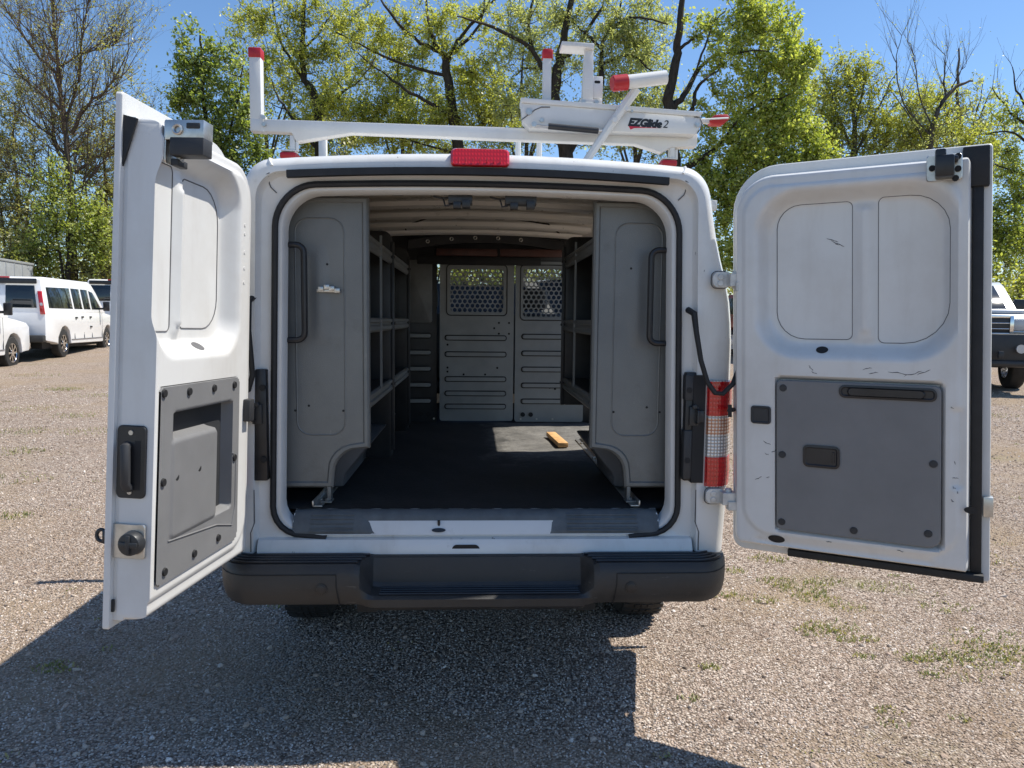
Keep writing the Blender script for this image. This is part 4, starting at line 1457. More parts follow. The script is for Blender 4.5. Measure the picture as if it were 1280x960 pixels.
each(K(mb), 'bolt', M['steel_bright'], ps)
mb = MB(); mb.box(.272, .308, .44, .48, 2.44, 2.635); u3 = K(mb).build('upright', M['rack_white'], rk, .003)
mb = MB(); mb.box(.268, .314, .436, .484, 2.628, 2.672); K(mb).build('end_cap', M['red_cap'], u3, .008)
mb = MB(); mb.tube([(.668, .375, 2.49), (.547, .378, 2.318), (.452, .38, 2.175)], [.020, .018, .017], 8); mb.cyl((.574, .388, 2.355), (.574, .355, 2.355), .011, 8); mb.cyl((.625, .39, 2.405), (.625, .36, 2.405), .010, 8)
K(mb).build('lever_arm', M['rack_white'], rk)
mb = MB(); mb.tube([(.600, .345, 2.506), (.792, .36, 2.538)], .029, 14); tb = K(mb).build('lift_tube', M['rack_white'], rk)
mb = MB(); mb.tube([(.556, .340, 2.499), (.562, .341, 2.500), (.622, .346, 2.510)], [.028, .033, .033], 14); K(mb).build('end_cap', M['red_cap'], tb)
mb = MB(); mb.tube([(.232, .378, 2.331), (.30, .378, 2.327)], .004, 8); mb.tube([(.505, .378, 2.313), (.535, .378, 2.311)], .006, 8)
mb.cyl((.230, .39, 2.333), (.230, .366, 2.333), .012, 8); mb.cyl((.535, .39, 2.311), (.535, .366, 2.311), .010, 8)
gs = K(mb).build('strut_rod', M['steel_bright'], rk)
mb = MB(); mb.tube([(.292, .378, 2.3275), (.508, .378, 2.3125)], .0135, 12); K(mb).build('strut_cylinder', M['black_satin'], gs)
mb = MB()
for x, z, q in ((.209, 2.391, .014), (.265, 2.357, .009), (.943, 2.352, .010), (.60, 2.395, .007), (.655, 2.405, .007)):
    mb.cyl((x, .402, z), (x, .393, z), q, 8); mb.cyl((x, .398, z), (x, .390, z), q * .55, 6)
each(K(mb), 'bolt', M['steel_bright'], gu)
mb = MB(); mb.prism([(1.006, 2.383), (1.028, 2.405), (1.086, 2.409), (1.099, 2.393), (1.068, 2.364), (1.012, 2.364)], .42, .475); rt_ = K(mb).build('end_cap', M['red_cap'], rk, .008)
mb = MB(); mb.box(.955, 1.03, .435, .46, 2.372, 2.384); mb.tube([(.96, .41, 2.379), (1.085, .412, 2.389)], .004, 6); K(mb).build('link_bar', M['rack_white'], rt_)
# lettering and swoosh on the beam
def text_mesh(body, size, shear, offset, mat, name, parent, x, y, z, rot, width=None, extrude=.0004):
    cu = bpy.data.curves.new(name, 'FONT')
    cu.body = body; cu.size = size; cu.shear = shear; cu.offset = offset; cu.extrude = extrude
    cu.align_x = 'LEFT'
    cu.resolution_u = 4
    o = bpy.data.objects.new(name, cu)
    col.objects.link(o)
    cu.materials.append(mat)
    o.parent = parent
    o.location = Vector((x, y, z)) - RO
    o.rotation_euler = (R(90), rot, 0)
    if width:
        bpy.context.view_layer.update()
        k = width / max(o.dimensions.x, 1e-6)
        o.scale = (k, k * 1.0, k)
    bpy.context.view_layer.update()
    dg = bpy.context.evaluated_depsgraph_get()
    me = bpy.data.meshes.new_from_object(o.evaluated_get(dg))
    me.name = name
    n = bpy.data.objects.new(name, me); col.objects.link(n)
    n.parent = parent; n.location = o.location; n.rotation_euler = o.rotation_euler; n.scale = o.scale
    bpy.data.objects.remove(o)
    n.name = name
    return n
text_mesh('EZGlide', .040, .28, .0026, M['decal_black'], 'brand_lettering', gu, .640, .3990, 2.3445, R(2.6), .150)
text_mesh('2', .036, .25, .0, M['decal_black'], 'brand_lettering', gu, .791, .3990, 2.3378, R(2.6), .024)
mb = MB()
sw = [(.642, 2.343), (.70, 2.3385), (.79, 2.3355), (.70, 2.335), (.668, 2.333), (.652, 2.3265)]
mb.prism(sw, .3988, .3996); K(mb).build('brand_swoosh', M['decal_red'], gu, smooth=False)

# ------------------------------------------------------------------ parked vehicles
def side_body(mb, low, up, hw, top_k, belt):
    """low/up: closed (y,z) outlines below and above the belt line, extruded across x with tumblehome above the belt"""
    for poly, fx in ((low, lambda z: hw * (1. if z > .7 else .985)), (up, lambda z: hw * (1 - (1 - top_k) * max(0, z - belt) / .85))):
        n = len(poly)
        vs = [(-fx(z), y, z) for y, z in poly] + [(fx(z), y, z) for y, z in poly]
        fs = [tuple(range(n)), tuple(range(2 * n - 1, n - 1, -1))] + [(i, i + n, (i + 1) % n + n, (i + 1) % n) for i in range(n)]
        mb.add(vs, fs)
def arch_pts(yc, r, z0, n=8):
    return [(yc + r * math.cos(R(180 * k / n)), z0 + r * math.sin(R(180 * k / n)) * 1.05) for k in range(n + 1)]
def side_panel(poly, hw, top_k, belt, s, off=.006):
    fx = lambda z: hw * (1 - (1 - top_k) * max(0, z - belt) / .85) + off
    n = len(poly)
    vs = [(s * fx(z), y, z) for y, z in poly] + [(s * (fx(z) - .02), y, z) for y, z in poly]
    return vs, [tuple(range(n)), tuple(range(2 * n - 1, n - 1, -1))] + [(i, (i + 1) % n, (i + 1) % n + n, i + n) for i in range(n)]

def make_passenger_van(label, loc, rotz, group):
    """local frame: rear bumper near y=0, nose towards +y"""
    t = thing('passenger_van', label, 'van', loc, rotz, group)
    HW, TK, BELT = 1.0, .86, 1.20
    low = [(.06, .48), (.06, 1.20), (4.55, 1.20), (4.95, 1.16), (5.55, 1.08), (5.72, .98), (5.76, .55), (5.70, .40), (5.35, .38)] + arch_pts(4.86, .46, .36) + [(4.35, .34), (1.85, .36)] + arch_pts(1.32, .46, .36) + [(.80, .40)]
    up = [(.06, 1.19), (.10, 1.6), (.20, 2.02), (.32, 2.08), (3.6, 2.10), (3.85, 2.03), (4.15, 1.78), (4.62, 1.24), (4.62, 1.19)]
    mb = MB(); side_body(mb, low, up, HW, TK, BELT)
    bo = mb.build('body', M['van_far'], t, .035, 3, 30)
    # side glass
    wins = [[(.34, 1.30), (.40, 1.83), (1.98, 1.86), (1.98, 1.30)], [(2.10, 1.30), (2.10, 1.86), (2.72, 1.86), (2.72, 1.30)], [(2.84, 1.30), (2.84, 1.86), (3.38, 1.86), (3.38, 1.30)], [(3.50, 1.30), (3.50, 1.84), (3.80, 1.80), (4.25, 1.40), (4.25, 1.30)]]
    for s in (-1, 1):
        for w in wins:
            mb = MB(); mb.add(*side_panel(w, HW, TK, BELT, s)); mb.build('side_window', M['far_glass'], t, .004)
        mb = MB()
        for y in (2.04, 2.78, 3.44, 4.30):
            mb.add(*side_panel([(y, .48), (y, 1.9 if y < 4 else 1.2), (y + .014, 1.9 if y < 4 else 1.2), (y + .014, .48)], HW, TK, BELT, s, .003))
        mb.add(*side_panel([(1.80, .46), (1.80, .475), (4.38, .475), (4.38, .46)], HW, TK, BELT, s, .003))
        each(mb, 'door_seam', M['seam'], t)
        mb = MB()
        for y, z in ((2.62, 1.08), (3.28, 1.08), (2.15, 1.06), (3.30, .80)):
            mb.box(s * 1.0, s * 1.03, y - .07, y + .07, z - .025, z + .02)
        each(mb, 'handle', M['black_satin'], t, .008)
        mb = MB(); mb.box(s * 1.10, s * 1.27, 4.10, 4.19, 1.26, 1.54); mb.box(s * .93, s * 1.12, 4.12, 4.16, 1.30, 1.36); mb.build('wing_mirror', M['black_satin'], t, .02, 2)
        mb = MB(); mb.box(s * .87, s * .975, .02, .16, 1.14, 1.72, lambda x, y, z: (x * (1 - .14 * max(0, z - 1.2) / .85) + (.02 if x > 0 else -.02), y + .12 * max(0, z - 1.2) / .85, z))
        tlm = mb.build('tail_lamp', M['red_lens'], t, .01, 2)
        mb = MB(); mb.box(s * .89, s * .955, .025, .06, 1.36, 1.43, lambda x, y, z: (x * (1 - .14 * max(0, z - 1.2) / .85) + (.02 if x > 0 else -.02), y - .012 + .12 * max(0, z - 1.2) / .85, z)); mb.build('reverse_lens', M['clear_lens'], tlm)
        mb = MB(); mb.box(s * .60, s * .93, 5.58, 5.775, .86, 1.02); mb.build('headlight', M['clear_lens'], t, .02)
        for yy in (1.32, 4.86):
            wheel_at(t, s * .85, yy, .375, .385, .24, s, M['chrome'], False)
        # rear glass
        mb = MB(); mb.add([(s * .10, .050, 1.30), (s * .80, .050, 1.30), (s * .74, .118, 1.86), (s * .10, .118, 1.86), (s * .10, .09, 1.30), (s * .80, .09, 1.30), (s * .74, .158, 1.86), (s * .10, .158, 1.86)],
                           [(0, 1, 2, 3), (7, 6, 5, 4), (0, 4, 5, 1), (1, 5, 6, 2), (2, 6, 7, 3), (3, 7, 4, 0)])
        mb.build('rear_window', M['far_glass'], t, .006)
    mb = MB(); mb.box(-.98, .98, -.10, .18, .44, .62); mb.build('rear_bumper', M['black_plastic'], t, .03, 2)
    mb = MB(); mb.box(-.98, .98, 5.66, 5.88, .42, .66); mb.build('front_bumper', M['chrome'], t, .04, 2)
    mb = MB(); mb.box(-.55, .55, 5.70, 5.775, .74, 1.00)
    for z in (.80, .87, .94):
        mb.box(-.54, .54, 5.76, 5.79, z - .012, z + .012)
    mb.build('grille', M['black_satin'], t, .006)
    mb = MB(); mb.box(-.80, .80, .10, .16, 1.90, 2.03); mb.build('rear_header', M['black_satin'], t, .02)
    mb = MB(); mb.box(-.18, .18, .13, .19, 2.03, 2.075); mb.build('brake_lamp', M['red_lens'], t, .01)
    mb = MB(); mb.add([(-.84, 4.615, 1.27), (.84, 4.615, 1.27), (.76, 3.92, 2.00), (-.76, 3.92, 2.00), (-.84, 4.60, 1.25), (.84, 4.60, 1.25), (.76, 3.90, 1.98), (-.76, 3.90, 1.98)], [(0, 1, 2, 3), (7, 6, 5, 4), (0, 4, 5, 1), (1, 5, 6, 2), (2, 6, 7, 3), (3, 7, 4, 0)])
    mb.build('windscreen', M['far_glass'], t, .006)
    mb = MB(); mb.box(-.8, .8, .3, 5.3, .26, .45); mb.build('underbody', M['black'], t)
    return t
GV = 'white passenger vans parked in a row'
def gz(x, y): return ground_z(x, y)
HEAD = math.atan2(.225, .975)
def van_pos(rx, ry, c):   # rear-right corner -> centre of the rear
    return (rx - math.cos(HEAD) * 1.0, ry - math.sin(HEAD) * 1.0, 0)
def place_van(cx, cy, label):
    return make_passenger_van(label, (cx, cy, gz(cx, cy + 2) - .02), HEAD, GV)
def row_van(cx, cy, zz, label):
    return make_passenger_van(label, (cx, cy, zz), math.atan2(.15, 1.), GV)
row_van(-11.15, 10.60, .22, 'white passenger van at the left edge with only its nose and front wheel in view')
row_van(-11.75, 16.50, .37, 'white passenger van with dark rear glass, middle of the row on the gravel')
row_van(-13.05, 25.2, .72, 'white passenger van farthest along the row, mostly hidden behind the left rear door')
fv = make_passenger_van('white passenger van parked ahead of the cargo van, glimpsed through its perforated bulkhead window', (3.3, 21.5, .50), R(168), None)

# grey enclosed trailer behind the row
tr = thing('enclosed_trailer', 'tall pale grey enclosed trailer behind the parked vans', 'trailer', (-19.5, 27., gz(-19.5, 27)), R(8))
mb = MB(); mb.box(-1.3, 1.3, -3.2, 3.2, .55, 2.85); bo = mb.build('body', M['trailer'], tr, .04, 2)
mb = MB()
for k in range(9):
    y = -2.9 + .72 * k
    for s in (-1, 1):
        mb.box(s * 1.295, s * 1.315, y - .03, y + .03, .6, 2.8)
each(mb, 'side_rib', M['trailer'], tr)
mb = MB(); mb.box(-1.33, 1.33, -3.23, 3.23, 2.82, 2.92); mb.build('roof_rail', M['trailer'], tr, .02)
mb = MB(); mb.box(-.62, -.02, -3.24, -3.2, .7, 2.6); mb.box(.02, .62, -3.24, -3.2, .7, 2.6); each(mb, 'rear_door', M['trailer'], tr, .01)
for s in (-1, 1):
    for y in (-.5, .5):
        wheel_at(tr, s * 1.05, y, .36, .36, .22, s, M['silver'], False)

# silver pickup with a heavy black front bumper
pk_ = thing('pickup_truck', 'silver pickup truck with a heavy black front bumper, half hidden behind the right rear door', 'pickup truck', (9.36, 10.9, gz(9.6, 12.)), R(-20))
pk_.scale = (1.06, 1.06, 1.06)
low = [(.05, .78), (.02, 1.28), (.12, 1.36), (1.35, 1.42), (5.75, 1.38), (5.8, .80), (5.2, .65)] + arch_pts(4.55, .53, .46) + [(4.0, .55), (1.6, .55)] + arch_pts(.98, .53, .46) + [(.42, .62)]
up = [(1.25, 1.38), (1.95, 1.92), (2.15, 2.01), (3.3, 2.03), (3.5, 1.95), (3.65, 1.38)]
mb = MB(); side_body(mb, low, up, 1.02, .86, 1.38); mb.build('body', M['silver'], pk_, .05, 3, 30)
mb = MB(); mb.box(-.80, .80, .13, 1.3, 1.36, 1.445, lambda x, y, z: (x, y, z + (.03 if y > 1 and z > 1.4 else 0))); mb.build('hood', M['silver'], pk_, .04, 3)
def slab(q, d=.03):
    """four-corner pane with thickness along +y"""
    vs = list(q) + [(x, y + d, z - d * .5) for x, y, z in q]
    return vs, [(0, 1, 2, 3), (7, 6, 5, 4), (0, 4, 5, 1), (1, 5, 6, 2), (2, 6, 7, 3), (3, 7, 4, 0)]
mb = MB(); mb.add(*slab([(-.84, 1.30, 1.45), (.84, 1.30, 1.45), (.74, 1.93, 1.94), (-.74, 1.93, 1.94)])); mb.build('windscreen', M['far_glass'], pk_, .005)
for s in (-1, 1):
    for w in ([(1.60, 1.46), (2.05, 1.87), (2.6, 1.91), (2.6, 1.46)], [(2.68, 1.46), (2.68, 1.91), (3.32, 1.89), (3.48, 1.46)]):
        mb = MB(); mb.add(*side_panel(w, 1.02, .86, 1.38, s)); mb.build('side_window', M['far_glass'], pk_, .004)
    mb = MB(); mb.box(s * .56, s * 1.0, -.02, .12, 1.06, 1.27); hl = mb.build('headlight', M['clear_lens'], pk_, .025, 2)
    mb = MB(); mb.box(s * .54, s * 1.02, -.012, .10, 1.035, 1.06); mb.build('lamp_trim', M['chrome'], hl, .008)
    mb = MB(); mb.box(s * 1.0, s * 1.26, 1.55, 1.68, 1.38, 1.66); mb.build('wing_mirror', M['black_satin'], pk_, .03, 2)
    for y in (.98, 4.55):
        wheel_at(pk_, s * .88, y, .44, .45, .28, s, M['chrome'], False)
mb = MB(); mb.box(-.54, .54, -.03, .06, 1.0, 1.31); gr = mb.build('grille', M['black_satin'], pk_, .01)
mb = MB()
for z in (1.10, 1.20):
    mb.box(-.50, .50, -.050, -.025, z - .008, z + .008)
for x in (-.535, .535):
    mb.box(x - .03, x + .03, -.06, .0, 1.0, 1.33)
mb.box(-.5, .5, -.06, 0, 1.29, 1.34); mb.box(-.5, .5, -.06, 0, .99, 1.03)
each(mb, 'grille_bar', M['chrome'], gr, .006)
mb = MB(); mb.box(-1.12, 1.12, -.36, .0, .48, 1.02, lambda x, y, z: (x, y + (.12 if abs(x) > 1 else 0) - (.05 if z < .6 else 0) * 0, z)); mb.box(-1.0, 1.0, -.30, .05, .44, .56)
bb = mb.build('front_bumper', M['black_plastic'], pk_, .05, 2)
mb = MB()
for x in (-.62, .62):
    mb.cyl((x, -.335, .76), (x, -.30, .76), .075, 16)
each(mb, 'fog_lamp', M['clear_lens'], bb)
mb = MB()
for x in (-.3, .3):
    mb.box(x - .04, x + .04, -.42, -.34, .60, .72)
each(mb, 'tow_hook', M['steel_dark'], bb, .01)
mb = MB(); mb.box(-.8, .8, .4, 5.4, .40, .65); mb.build('underbody', M['black'], pk_)

# maroon estate glimpsed in the gap beside the right door
sv = thing('parked_suv', 'maroon suv glimpsed through the gap between the van body and its right door', 'suv', (8.2, 20.0, gz(8, 21)), R(190))
low = [(.03, .50), (.02, 1.0), (.1, 1.1), (4.6, 1.08), (4.72, .62), (4.4, .42)] + arch_pts(3.85, .40, .34) + [(3.3, .36), (1.4, .36)] + arch_pts(.92, .40, .34) + [(.45, .42)]
up = [(.08, 1.08), (.35, 1.62), (.5, 1.72), (2.6, 1.74), (2.85, 1.66), (3.55, 1.08)]
mb = MB(); side_body(mb, low, up, .93, .86, 1.08); mb.build('body', M['maroon'], sv, .05, 3, 30)
for s in (-1, 1):
    for w in ([(.30, 1.14), (.52, 1.60), (1.45, 1.64), (1.45, 1.14)], [(1.53, 1.14), (1.53, 1.64), (2.5, 1.64), (2.7, 1.56), (3.2, 1.14)]):
        mb = MB(); mb.add(*side_panel(w, .93, .86, 1.08, s)); mb.build('side_window', M['far_glass'], sv, .004)
    mb = MB(); mb.box(s * .62, s * .90, 4.60, 4.74, .72, .90); mb.build('headlight', M['clear_lens'], sv, .02)
    mb = MB(); mb.box(s * .70, s * .92, -.01, .08, .82, 1.06); mb.build('tail_lamp', M['red_lens'], sv, .02)
    for y in (.92, 3.85):
        wheel_at(sv, s * .80, y, .34, .35, .22, s, M['silver'], False)
mb = MB(); mb.add([(-.72, .05, 1.14), (.72, .05, 1.14), (.66, .33, 1.60), (-.66, .33, 1.60), (-.72, .15, 1.14), (.72, .15, 1.14), (.66, .42, 1.60), (-.66, .42, 1.60)], [(0, 1, 2, 3), (7, 6, 5, 4), (0, 4, 5, 1), (1, 5, 6, 2), (2, 6, 7, 3), (3, 7, 4, 0)])
mb.build('rear_window', M['far_glass'], sv, .004)
mb = MB(); mb.box(-.91, .91, -.06, .1, .42, .66); mb.build('rear_bumper', M['black_plastic'], sv, .03)
mb = MB(); mb.box(-.91, .91, 4.62, 4.80, .40, .64); mb.build('front_bumper', M['black_plastic'], sv, .03)

# ------------------------------------------------------------------ trees
CAMP = Vector((-0.015, -2.95, 1.5))
CMAT = cam.matrix_world.to_3x3()
def at(px, py, y):
    """point of the plane at distance y for a place in the 1280 wide photograph"""
    r = CMAT @ Vector(((px - 640) / 950., -(py - 480) / 950., -1.))
    return CAMP + r * ((y + 2.95) / r.y)

class Tree:
    def __init__(s, seed):
        s.r = np.random.default_rng(seed)
        s.wv = []; s.wf = []; s.nw = 0
        s.nodes = []; s.lc = []; s.ls = []
    def tube(s, pts, rad, n=6):
        pts = np.array(pts, float); m = len(pts)
        d = np.gradient(pts, axis=0); d /= np.linalg.norm(d, axis=1)[:, None] + 1e-9
        a = np.where(np.abs(d[:, 2:3]) < .9, np.array([[0, 0, 1.]]), np.array([[1., 0, 0]]))
        x = np.cross(d, a); x /= np.linalg.norm(x, axis=1)[:, None] + 1e-9
        y = np.cross(d, x)
        t = np.arange(n) * 2 * math.pi / n
        rad = np.array(rad)[:, None, None]
        v = pts[:, None, :] + rad * (np.cos(t)[None, :, None] * x[:, None, :] + np.sin(t)[None, :, None] * y[:, None, :])
        s.wv.append(v.reshape(-1, 3))
        i = np.arange(m - 1)[:, None] * n; k = np.arange(n)[None, :]; k2 = (k + 1) % n
        f = np.stack([i + k, i + k2, i + n + k2, i + n + k], -1).reshape(-1, 4) + s.nw
        s.wf.append(f); s.nw += m * n
    def limb(s, pts, r0, r1, n=7, sub=4, wob=.06):
        pts = np.array([tuple(p) for p in pts], float)
        # Catmull-Rom resample
        P = np.vstack([2 * pts[0] - pts[1], pts, 2 * pts[-1] - pts[-2]])
        out = []
        for i in range(1, len(P) - 2):
            for k in range(sub):
                t = k / sub
                out.append(.5 * ((2 * P[i]) + (-P[i - 1] + P[i + 1]) * t + (2 * P[i - 1] - 5 * P[i] + 4 * P[i + 1] - P[i + 2]) * t * t + (-P[i - 1] + 3 * P[i] - 3 * P[i + 1] + P[i + 2]) * t ** 3))
        out.append(pts[-1]); out = np.array(out)
        m = len(out)
        w = s.r.normal(0, wob, out.shape); w[0] = 0
        out = out + w * .5
        rad = np.linspace(r0, r1, m)
        s.tube(out, rad * .92, n)
        for p, q in zip(out, rad):
            s.nodes.append((p, q))
        return out
    def connect(s, c, r_tip=.012):
        N = np.array([p for p, _ in s.nodes]); Rr = np.array([q for _, q in s.nodes])
        dv = c - N; dist = np.linalg.norm(dv, axis=1)
        cost = dist + 1.3 * np.maximum(0, N[:, 2] - c[2] + .2 * dist)
        i = int(np.argmin(cost)); p0 = N[i]
        L = dist[i]
        if L < .15:
            return
        m = 3 if L < 1.2 else 5
        mid = (p0 + c) / 2 + np.array([0, 0, -.08 * L]) + s.r.normal(0, .08 * L, 3)
        t = np.linspace(0, 1, m)[:, None]
        pts = (1 - t) ** 2 * p0 + 2 * t * (1 - t) * mid + t ** 2 * c
        r0 = min(Rr[i] * .6, .014 + .016 * L)
        rad = np.linspace(max(r0, r_tip), r_tip, m)
        s.tube(pts, rad, 4)
        for p, q in zip(pts[1:], rad[1:]):
            s.nodes.append((p, q))
    def clump(s, c, rad, nsub, leaves, size=.13, twig=.75, shell=.5, up=.25, twigs=5):
        c = np.array(tuple(c)); rad = np.array(rad)
        cs = []
        for _ in range(nsub):
            d = s.r.normal(0, 1, 3); d /= np.linalg.norm(d)
            q = s.r.uniform(0, 1) ** (1 / 3 if shell < .6 else .2)
            cs.append(c + d * q * rad)
        N0 = np.array(s.nodes[0][0])
        cs.sort(key=lambda p: np.linalg.norm(p - N0))
        for p in cs:
            s.connect(p)
            k = max(1, int(leaves * s.r.uniform(.5, 1.5)))
            per = max(1, k // twigs)
            for _ in range(twigs):
                d = s.r.normal(0, 1, 3); d[2] += up; d /= np.linalg.norm(d)
                L = twig * s.r.uniform(.5, 1.25)
                e = p + d * L
                bend = s.r.normal(0, .1 * L, 3)
                s.tube([p, (p + e) / 2 + bend, e], [.012, .009, .005], 3)
                t = s.r.uniform(.1, 1.05, per)[:, None]
                pos = p + (e - p) * t + bend * (4 * t * (1 - t)) * .5 + s.r.normal(0, .10, (per, 3))
                s.lc.append(pos); s.ls.append(np.full(per, size))
    def twiggy(s, p, d, L, r, lev, spread=.55, n=4, up=.12, leaf=0, size=.1):
        m = 5
        pts = [np.array(p)]; d = np.array(d, float)
        for k in range(m):
            d = d + s.r.normal(0, .10, 3); d[2] += up * .3; d /= np.linalg.norm(d)
            pts.append(pts[-1] + d * L / m)
        r1 = max(r * .35, .0045)
        s.tube(pts, np.linspace(r, r1, m + 1), 5 if lev > 1 else 3)
        if leaf and lev <= 1:
            k = leaf
            t = s.r.integers(1, m + 1, k)
            s.lc.append(np.array(pts)[t] + s.r.normal(0, .12, (k, 3))); s.ls.append(np.full(k, size))
        if lev > 0:
            for _ in range(n):
                i = s.r.integers(1, m + 1)
                nd = d + s.r.normal(0, spread, 3); nd[2] += up; nd /= np.linalg.norm(nd)
                s.twiggy(pts[i], nd, L * s.r.uniform(.45, .72), r * (1 - i / (m + 1) * .6) * .5, lev - 1, spread, n, up, leaf, size)
    def build(s, name, label, cat, base, wood, leaf, group=None, wood_name='trunk', crown_name='crown'):
        t = thing(name, label, cat, tuple(base), 0, group)
        o = np.array(tuple(base))
        if s.wv:
            me = np_mesh(wood_name, np.vstack(s.wv) - o, np.vstack(s.wf))
            me.shade_smooth()
            link(wood_name, me, wood, t)
        if s.lc:
            C = np.vstack(s.lc) - o; S = np.concatenate(s.ls)
            n = len(C)
            S = S * s.r.uniform(.55, 1.5, n)
            nn = s.r.normal(0, .75, (n, 3)); nn[:, 2] += .8
            nn += np.array([.35, .05, 0.])
            a = np.cross(nn, s.r.normal(0, 1, (n, 3))); a /= np.linalg.norm(a, axis=1)[:, None] + 1e-9
            bb = np.cross(nn, a); bb /= np.linalg.norm(bb, axis=1)[:, None] + 1e-9
            hl = S[:, None] * .5; hw = S[:, None] * .30
            v = np.stack([C - a * hl, C + bb * hw - a * hl * .1, C + a * hl, C - bb * hw - a * hl * .1], 1).reshape(-1, 3)
            f = np.arange(n * 4).reshape(-1, 4)
            link(crown_name, np_mesh(crown_name, v, f), leaf, t)
        return t
def np_mesh(name, v, f):
    me = bpy.data.meshes.new(name)
    k = f.shape[1]
    me.vertices.add(len(v)); me.vertices.foreach_set('co', np.ascontiguousarray(v, dtype=np.float32).ravel())
    me.loops.add(f.size); me.loops.foreach_set('vertex_index', np.ascontiguousarray(f, dtype=np.int32).ravel())
    me.polygons.add(len(f)); me.polygons.foreach_set('loop_start', np.arange(0, f.size, k, dtype=np.int32))
    me.polygons.foreach_set('loop_total', np.full(len(f), k, dtype=np.int32))
    me.update(calc_edges=True)
    me.validate()
    return me
def px(n, y):            # photograph pixels -> metres at distance y
    return n * (y + 2.95) / 950.
def L(*pts, y):
    """limb polyline; optional third value shifts it in depth"""
    out = []
    for p in pts:
        out.append(at(p[0], p[1], y + (p[2] if len(p) > 2 else 0)))
    return out
def base_at(pxx, y):
    p = at(pxx, 400, y)
    return Vector((p.x, y, ground_z(p.x, y) - .05))
def clumps(t, y, items, size=.13, dens=1., **kw):
    for it in items:
        cx_, cy_, rx, ry, k = it[:5]
        dz = it[5] if len(it) > 5 else 0.
        c = at(cx_, cy_, y + dz)
        R_ = (px(rx, y), px((rx + ry) / 2, y) * .4, px(ry, y))
        area = rx * ry / 1000.
        t.clump(c, R_, max(3, int(area * 26 * min(1.1, .22 + k * .92))), int(105 * dens), size, **kw)

# A: tall bare tree on the left
y = 33.; t = Tree(1); b0 = base_at(94, y)
t.limb([b0] + L((92, 330), (90, 285), (88, 230), (82, 170), (75, 110), (69, 50), (64, -15), y=y), .21, .05, 8)
for pts, r0 in ((((90, 167), (106, 135), (128, 117), (150, 95)), .10), (((76, 82), (106, 66), (130, 60), (147, 53)), .06), (((71, 92), (43, 64), (14, 21)), .08),
                (((83, 142), (53, 117), (21, 92)), .09), (((87, 202), (60, 167), (28, 142)), .09), (((94, 216), (117, 199), (158, 175)), .10), (((88, 215), (70, 180), (62, 120), (50, 60)), .09),
                (((80, 150), (98, 100), (104, 40), (112, 0)), .08), (((92, 240), (112, 225), (140, 190)), .07), (((90, 250), (50, 225), (15, 215)), .08)):
    dz = t.r.uniform(-2, 2)
    pl = t.limb(L(*[(p[0], p[1], dz * k / 3) for k, p in enumerate(pts)], y=y), r0, .025, 6)
    for k in range(2, len(pl)):
        for _ in range(2):
            d = pl[k] - pl[k - 1]; d /= np.linalg.norm(d)
            d = d + t.r.normal(0, .45, 3) + np.array([0, 0, .45])
            t.twiggy(pl[k], d / np.linalg.norm(d), t.r.uniform(1.2, 2.4), .024, 2, .45, 4, .2, 3, .09)
tr_nodes = [n for n in t.nodes[:30] if n[0][2] > 6]
for p, q in tr_nodes:
    for _ in range(4):
        d = t.r.normal(0, 1, 3); d[2] = abs(d[2]) + .5; d /= np.linalg.norm(d)
        t.twiggy(p, d, t.r.uniform(1.5, 3.0), .028, 2, .45, 4, .2, 2, .09)
t.build('bare_tree', 'tall bare tree with reddish twigs rising behind the parked vans', 'tree', b0, M['bark_red'], M['leaf_olive'])

# B: olive scrub trees behind it
for k, (bx, yy, items, lab, lf) in enumerate((
        (20, 38., ((10, 210, 50, 70, .55), (-30, 160, 50, 80, .5), (40, 150, 30, 50, .4), (20, 290, 60, 40, .9)), 'hazy olive scrub tree at the far left edge behind the bare tree', 'leaf_olive'),
        (130, 39., ((130, 200, 36, 60, .6), (150, 130, 24, 40, .35), (140, 280, 45, 50, .9), (100, 140, 30, 40, .3)), 'hazy olive scrub tree right of the bare trunk, beside the left rear door', 'leaf_olive'),
        (85, 31.5, ((65, 235, 24, 30, .8), (88, 275, 38, 40, 1.0), (120, 300, 30, 35, .9), (55, 310, 28, 30, .9)), 'fresh green sapling growing around the foot of the bare tree', 'leaf_green'),
        (180, 41., ((180, 190, 40, 50, .5), (170, 260, 40, 70, .8)), 'thin olive scrub tree hidden mostly behind the left rear door', 'leaf_olive'))):
    t = Tree(20 + k); b0 = base_at(bx, yy)
    t.limb([b0] + L((bx, 320), (bx + 3, 250), (bx - 2, 180), (bx, 130), y=yy), .14, .03, 6)
    t.limb([b0 + Vector((0, 0, 1.5))] + L((bx + 15, 260), (bx + 25, 190), y=yy), .08, .02, 5)
    t.limb([b0 + Vector((0, 0, 1.2))] + L((bx - 20, 260), (bx - 25, 180), y=yy), .08, .02, 5)
    clumps(t, yy, items, .12, .85, twig=1.1, up=.6)
    if lf == 'leaf_olive':
        for p, q in [n for n in t.nodes if n[0][2] > 3][::6]:
            d = t.r.normal(0, .5, 3); d[2] = 1; d /= np.linalg.norm(d)
            t.twiggy(p, d, t.r.uniform(1.2, 2.6), .02, 1, .4, 4, .3, 2, .09)
    t.build('scrub_tree' if k != 2 else 'green_sapling', lab, 'tree', b0, M['bark_red'] if k != 2 else M['bark'], M[lf])

